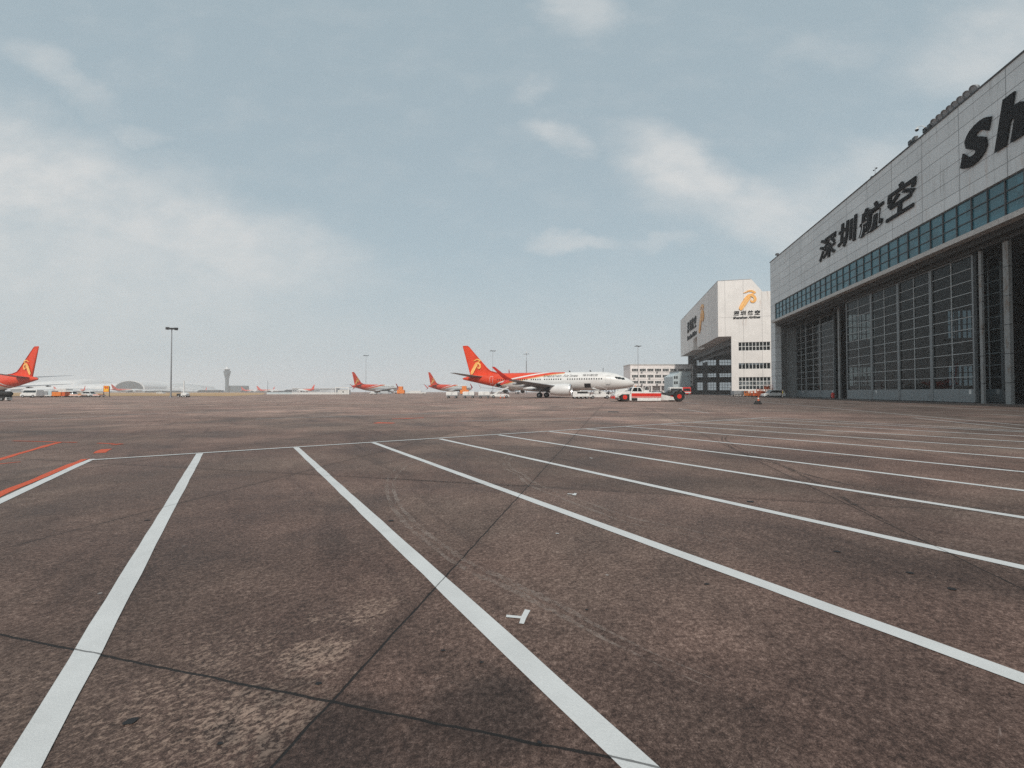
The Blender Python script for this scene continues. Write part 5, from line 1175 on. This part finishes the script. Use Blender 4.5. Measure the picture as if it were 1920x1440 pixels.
mb = MB(); mb.box(-w, -w + .35, 0, .35, 0, 3.2); mb.box(w - .35, w, 0, .35, 0, 3.2); mb.box(-w, w, 0, 4, 3.2, 3.5); mb.build('frame', M['white_paint'], o); mb = MB(); mb.box(-w + .7, w - .7, 1.2, 3.8, 0, 2.3); mb.build('cabin', M['white_dull'], o, bevel=.05); mb = MB(); mb.box(-.25, .25, 1.15, 1.19, .9, 1.6); mb.build('window', M['glass'], o)
for px, Y, wd, hh, mt, lb in ((722, 215, 7, 1.7, 'far_grey', 'grey service vehicles heap under the wing of the second airliner'), (752, 230, 4, 4.2, 'orange', 'pale orange loader standing between the two far airliners'), (871, 200, 4, 4.0, 'orange', 'pale orange loader behind the leftmost baggage carts'), (780, 240, 12, 1.8, 'white_dull', 'low white barrier between the two far airliners'), (700, 200, 3, 1.3, 'white_dull', 'low white cart by the gear of the second airliner')):
    x, y = at(px, Y); o = empty('service_loader', (x, y, 0), 0, lb, 'loader')
    mb = MB(); mb.box(-wd / 2, wd / 2, -1, 1, .35, hh * .55); mb.build('body', M[mt], o, bevel=.06); mb = MB(); mb.box(-wd * .3, wd * .25, -.9, .9, hh * .55, hh); mb.build('cab', M[mt], o, bevel=.06)
    for xx in (-wd * .35, wd * .35):
        for sd in (-1, 1): wheel(o, 'wheel', (xx, sd * .85, .35), .35, .25, M['steel'])
# ------------------------------------------------------------------ office block behind the nose, grey block and buses
YO = 232; xa, xb = at(1182, YO)[0], at(1300, YO)[0]; WO = xb - xa; HO = zat(684, YO)
OB = empty('office_block', (xa, YO, 0), 0, 'long white office block with three rows of dark windows behind the airliner nose', 'office block')
mb = MB(); mb.box(0, WO, 0, 14, 4.6, HO); mb.box(0, WO, 3, 14, 0, 4.599); mb.build('wall', M['pale'], OB)
mb = MB(); mb.box(-.3, WO + .3, -.35, 14.3, HO + .002, HO + .35); mb.build('roof', M['white_dull'], OB)
mb = MB()
for z in (8.2, 12.0): mb.box(0, WO, -.06, -.002, z - .12, z + .06)
mb.build('ledge', M['white_dull'], OB)
for r_, z0 in enumerate((6.0, 9.35, 12.75)):
    for i in range(8):
        x0 = .9 + i * 4.25; mb = MB(); mb.box(x0, x0 + 3.4, -.03, .05, z0, z0 + 1.25); w = mb.build('window', M['glass'], OB)
        mb = MB()
        for j in range(5): mb.box(x0 + .85 * j - .07, x0 + .85 * j + .07, -.07, -.031, z0, z0 + 1.25)
        mb.box(x0 - .1, x0 + 3.5, -.16, -.031, z0 - .14, z0 - .01); mb.box(x0 - .1, x0 + 3.5, -.16, -.031, z0 + 1.26, z0 + 1.4); mb.build('frame', M['white_dull'], w)
        if (i + r_) % 2: mb = MB(); mb.box(x0 + .6, x0 + 1.5, -.5, -.061, z0 - .95, z0 - .35); mb.build('air_conditioner', M['steel'], OB)
for i in range(7):
    x0 = 2 + i * 5; mb = MB(); mb.box(x0 - .3, x0 + .3, .3, .9, 0, 4.598); mb.build('column', M['pale'], OB)
for xx, lb in ((3.6, ''), (9.0, '')):
    mb = MB(); mb.cyl((xx, 3, HO + .3), (xx, 3, HO + 3.2), .05, .03, 6); mb.cyl((xx - .5, 3, HO + 2.4), (xx + .5, 3, HO + 2.4), .03, .03, 6); mb.build('roof_aerial', M['steel'], OB)
for i, (px, Y, lb, pt) in enumerate(((1212, 196, 'dark van parked under the office block behind the tug cab', 'dark'), (1226, 200, 'dark car parked under the office block behind the tug deck', 'black'), (1238, 198, 'grey car parked under the office block right of the dark ones', 'grey'))):
    x, y = at(px, Y); car('parked_car', lb, 'car', (x, y, 0), .2 * i, 4.6, 1.85, 2.0 if i == 0 else 1.6, pt, van=(i == 0), group='cars parked under the office block')
YB = 205; o = empty('annex_building', (at(1262, YB)[0], YB, 0), 0, 'plain grey annex block with a lower sloped wing in front of the office block', 'annex')
mm = YB / 785; mb = MB(); mb.box(11 * mm, 33 * mm, 0, 12, 0, zat(696, YB)); mb.prism([(0, 0), (0, zat(706, YB)), (10.99 * mm, zat(699, YB)), (10.99 * mm, 0)], 0.1, 11.9); mb.build('wall', M['bluegrey'], o); mb = MB(); mb.box(10.5 * mm, 33.4 * mm, -.2, 12.2, zat(695.9, YB), zat(694.8, YB)); mb.build('roof', M['dark'], o)
for r_ in range(2):
    for i in range(2): mb = MB(); x0 = (2.0 + i * 4) * mm; z0 = zat(714 - 0 * r_, YB) - r_ * 2.6 + 1.0; mb.box(x0, x0 + .75, .03, .2, z0, z0 + 1.3); mb.build('window', M['glass'], o)
mb = MB(); mb.box(3 * mm, 9 * mm, .03, .2, 0, 2.8); mb.build('doorway', M['dark'], o); mb = MB(); mb.box(27 * mm, 29 * mm, -.3, -.002, 8.6, 9.0); mb.build('wall_lamp', M['dark'], o)
def bus(label, px, Y, L, paint, zb, stripe):
    x, y = at(px, Y); o = empty('apron_bus', (x, y, 0), 0, label, 'bus', 'buses in front of the annex block')
    mb = MB(); mb.prism([(-L / 2, .35), (-L / 2, 2.9), (-L / 2 + .2, 3.15), (L / 2 - .2, 3.15), (L / 2, 2.9), (L / 2, .35)], -1.25, 1.25); mb.build('body', M[paint], o, 30, .06)
    mb = MB(); mb.box(-L / 2 + .3, L / 2 - .3, -1.272, -1.252, 1.6, 2.6); mb.build('side_window', M['glass'], o); mb = MB(); mb.box(-L / 2 + .05, L / 2 - .05, -1.268, -1.252, .8, 1.25); mb.build('side_band', M[stripe], o)
    for xx in (-L * .32, L * .3):
        for sd in (-1, 1): wheel(o, 'wheel', (xx, sd * 1.1, .48), .48, .3, M['steel'])
bus('white and red bus with dark windows left of the red fire truck', 1266, 172, 5.2, 'white_paint', 0, 'red_paint'); bus('short red bus half hidden by the far hangar column', 1285.5, 172, 3.4, 'red_paint', 0, 'white_dull')

# ------------------------------------------------------------------ light, sky, air
SUN_EL, SUN_AZ = R(42), R(186)              # azimuth clockwise from +Y
sd = Vector((math.sin(SUN_AZ) * math.cos(SUN_EL), math.cos(SUN_AZ) * math.cos(SUN_EL), math.sin(SUN_EL)))
sl = bpy.data.lights.new('sun', 'SUN'); sl.energy = 2.6; sl.angle = R(1.5); sl.color = (1, .93, .85)
so_ = bpy.data.objects.new('sun', sl); COL.objects.link(so_); so_.rotation_euler = (-sd).to_track_quat('-Z', 'Y').to_euler(); so_.location = (0, -30, 60)
wd = bpy.data.worlds.new('World'); S.world = wd; wd.use_nodes = True; t = NT(wd.node_tree); t.n.clear()
out = t.node('ShaderNodeOutputWorld'); bg = t.node('ShaderNodeBackground'); t.l.new(bg.outputs[0], out.inputs[0])
sky = t.node('ShaderNodeTexSky'); sky.sky_type = 'NISHITA'; sky.sun_disc = False; sky.sun_elevation = SUN_EL; sky.sun_rotation = SUN_AZ; sky.air_density = 1.2; sky.dust_density = 3.0; sky.ozone_density = 1.2
dirv = t.node('ShaderNodeTexCoord').outputs['Generated']; dx, dy, dz = t.sep(dirv)
hs = t.node('ShaderNodeHueSaturation'); hs.inputs['Saturation'].default_value = .62; hs.inputs['Value'].default_value = 1.0; t.l.new(sky.outputs[0], hs.inputs['Color'])
yy = t.math('MAXIMUM', dy, .06); gu = t.math('DIVIDE', dx, yy); gv = t.math('DIVIDE', dz, yy); front = t.ramp(dy, .05, .2)
gvec = t.comb(gu, gv)
wn = t.node('ShaderNodeTexNoise'); t.l.new(t.mapping(gvec, (1, 1.6, 1)), wn.inputs['Vector']); wn.inputs['Scale'].default_value = 2.6; wn.inputs['Detail'].default_value = 7; wn.inputs['Roughness'].default_value = .6
wr, wg_, wb = t.sep(wn.outputs['Color'])
n2 = t.noise(t.mapping(gvec, (1, 1.9, 1)), 6.5, 7, .6)
cl = None
def blob(px, py, a, b_, ang, s_, soft=1.0):
    global cl
    cu, cv = (px - 960) / 785, (734.5 - py) / 785; ca, sa = math.cos(R(ang)), math.sin(R(ang))
    du = t.math('ADD', t.math('SUBTRACT', gu, cu), t.math('MULTIPLY', t.math('SUBTRACT', wr, .5), .34)); dv = t.math('ADD', t.math('SUBTRACT', gv, cv), t.math('MULTIPLY', t.math('SUBTRACT', wg_, .5), .22))
    p = t.math('DIVIDE', t.math('ADD', t.math('MULTIPLY', du, ca), t.math('MULTIPLY', dv, sa)), a / 785); q = t.math('DIVIDE', t.math('SUBTRACT', t.math('MULTIPLY', dv, ca), t.math('MULTIPLY', du, sa)), b_ / 785)
    d = t.math('SQRT', t.math('ADD', t.math('MULTIPLY', p, p), t.math('MULTIPLY', q, q)))
    v = t.math('MULTIPLY', t.ramp(d, .25, 1.15, 1, 0), s_)
    cl = v if cl is None else t.math('MAXIMUM', cl, v)
for bb in ((60, 330, 420, 130, -14, .95), (330, 430, 420, 110, -16, .85), (150, 470, 560, 170, -8, .62), (90, 130, 130, 45, -28, .45), (250, 238, 70, 20, -8, .32), (1085, 20, 80, 70, -50, .5), (1050, 240, 80, 34, -12, .5), (1000, 155, 60, 22, 5, .25),
           (1190, 235, 70, 40, -20, .4), (1290, 310, 190, 85, -24, .9), (1450, 395, 330, 85, -14, .72), (1620, 330, 260, 90, 10, .45), (1080, 446, 90, 24, 2, .5), (1215, 450, 60, 20, 0, .3), (1860, 60, 240, 130, 20, .55), (1560, 80, 120, 40, 10, .2)): blob(*bb)
wisp = t.math('MULTIPLY', t.ramp(n2, .42, .78), .14)
cloud = t.math('MULTIPLY', t.math('ADD', t.math('MULTIPLY', cl, t.ramp(n2, .22, .62, .55, 1.0)), wisp), front, None, True)
back = t.noise(t.mapping(dirv, (1, 1, 2.2)), 2.2, 6, .6); cloud = t.math('ADD', cloud, t.math('MULTIPLY', t.math('MULTIPLY', t.ramp(back, .45, .7), .6), t.math('SUBTRACT', 1.0, front)), None, True)
el = t.ramp(dz, 0.0, .55, 1, 0)
base = t.mix(t.math('ADD', t.math('MULTIPLY', el, .15), .72), hs.outputs[0], (3.75, 4.75, 5.2))
base = t.mix(t.math('MULTIPLY', t.ramp(dz, -.02, .34, 1, 0), .8), base, (5.0, 5.4, 5.6))
col = t.mix(t.math('MULTIPLY', cloud, .85), base, (6.3, 6.35, 6.3))
t.set(bg.inputs['Color'], col); bg.inputs['Strength'].default_value = .1
hz = MB(); hz.box(-2650, 2650, -950, 2700, -1.0, 95); hm = bpy.data.materials.new('haze_air'); hm.use_nodes = True; t = NT(hm.node_tree); t.n.remove(t.n['Principled BSDF'])
pv = t.node('ShaderNodeVolumePrincipled'); pv.inputs['Color'].default_value = (.95, .98, 1, 1); pv.inputs['Density'].default_value = .0004; pv.inputs['Anisotropy'].default_value = 0
t.l.new(pv.outputs[0], t.n['Material Output'].inputs['Volume'])
tag(hz.build('haze', hm), kind='stuff')
vs_ = S.view_settings; vs_.view_transform = 'Standard'; vs_.look = 'None'; vs_.exposure = 0.16; vs_.gamma = 1.0
S.cycles.max_bounces = 6; S.cycles.transparent_max_bounces = 12; S.cycles.volume_bounces = 2; S.cycles.use_denoising = False
bpy.context.view_layer.update()
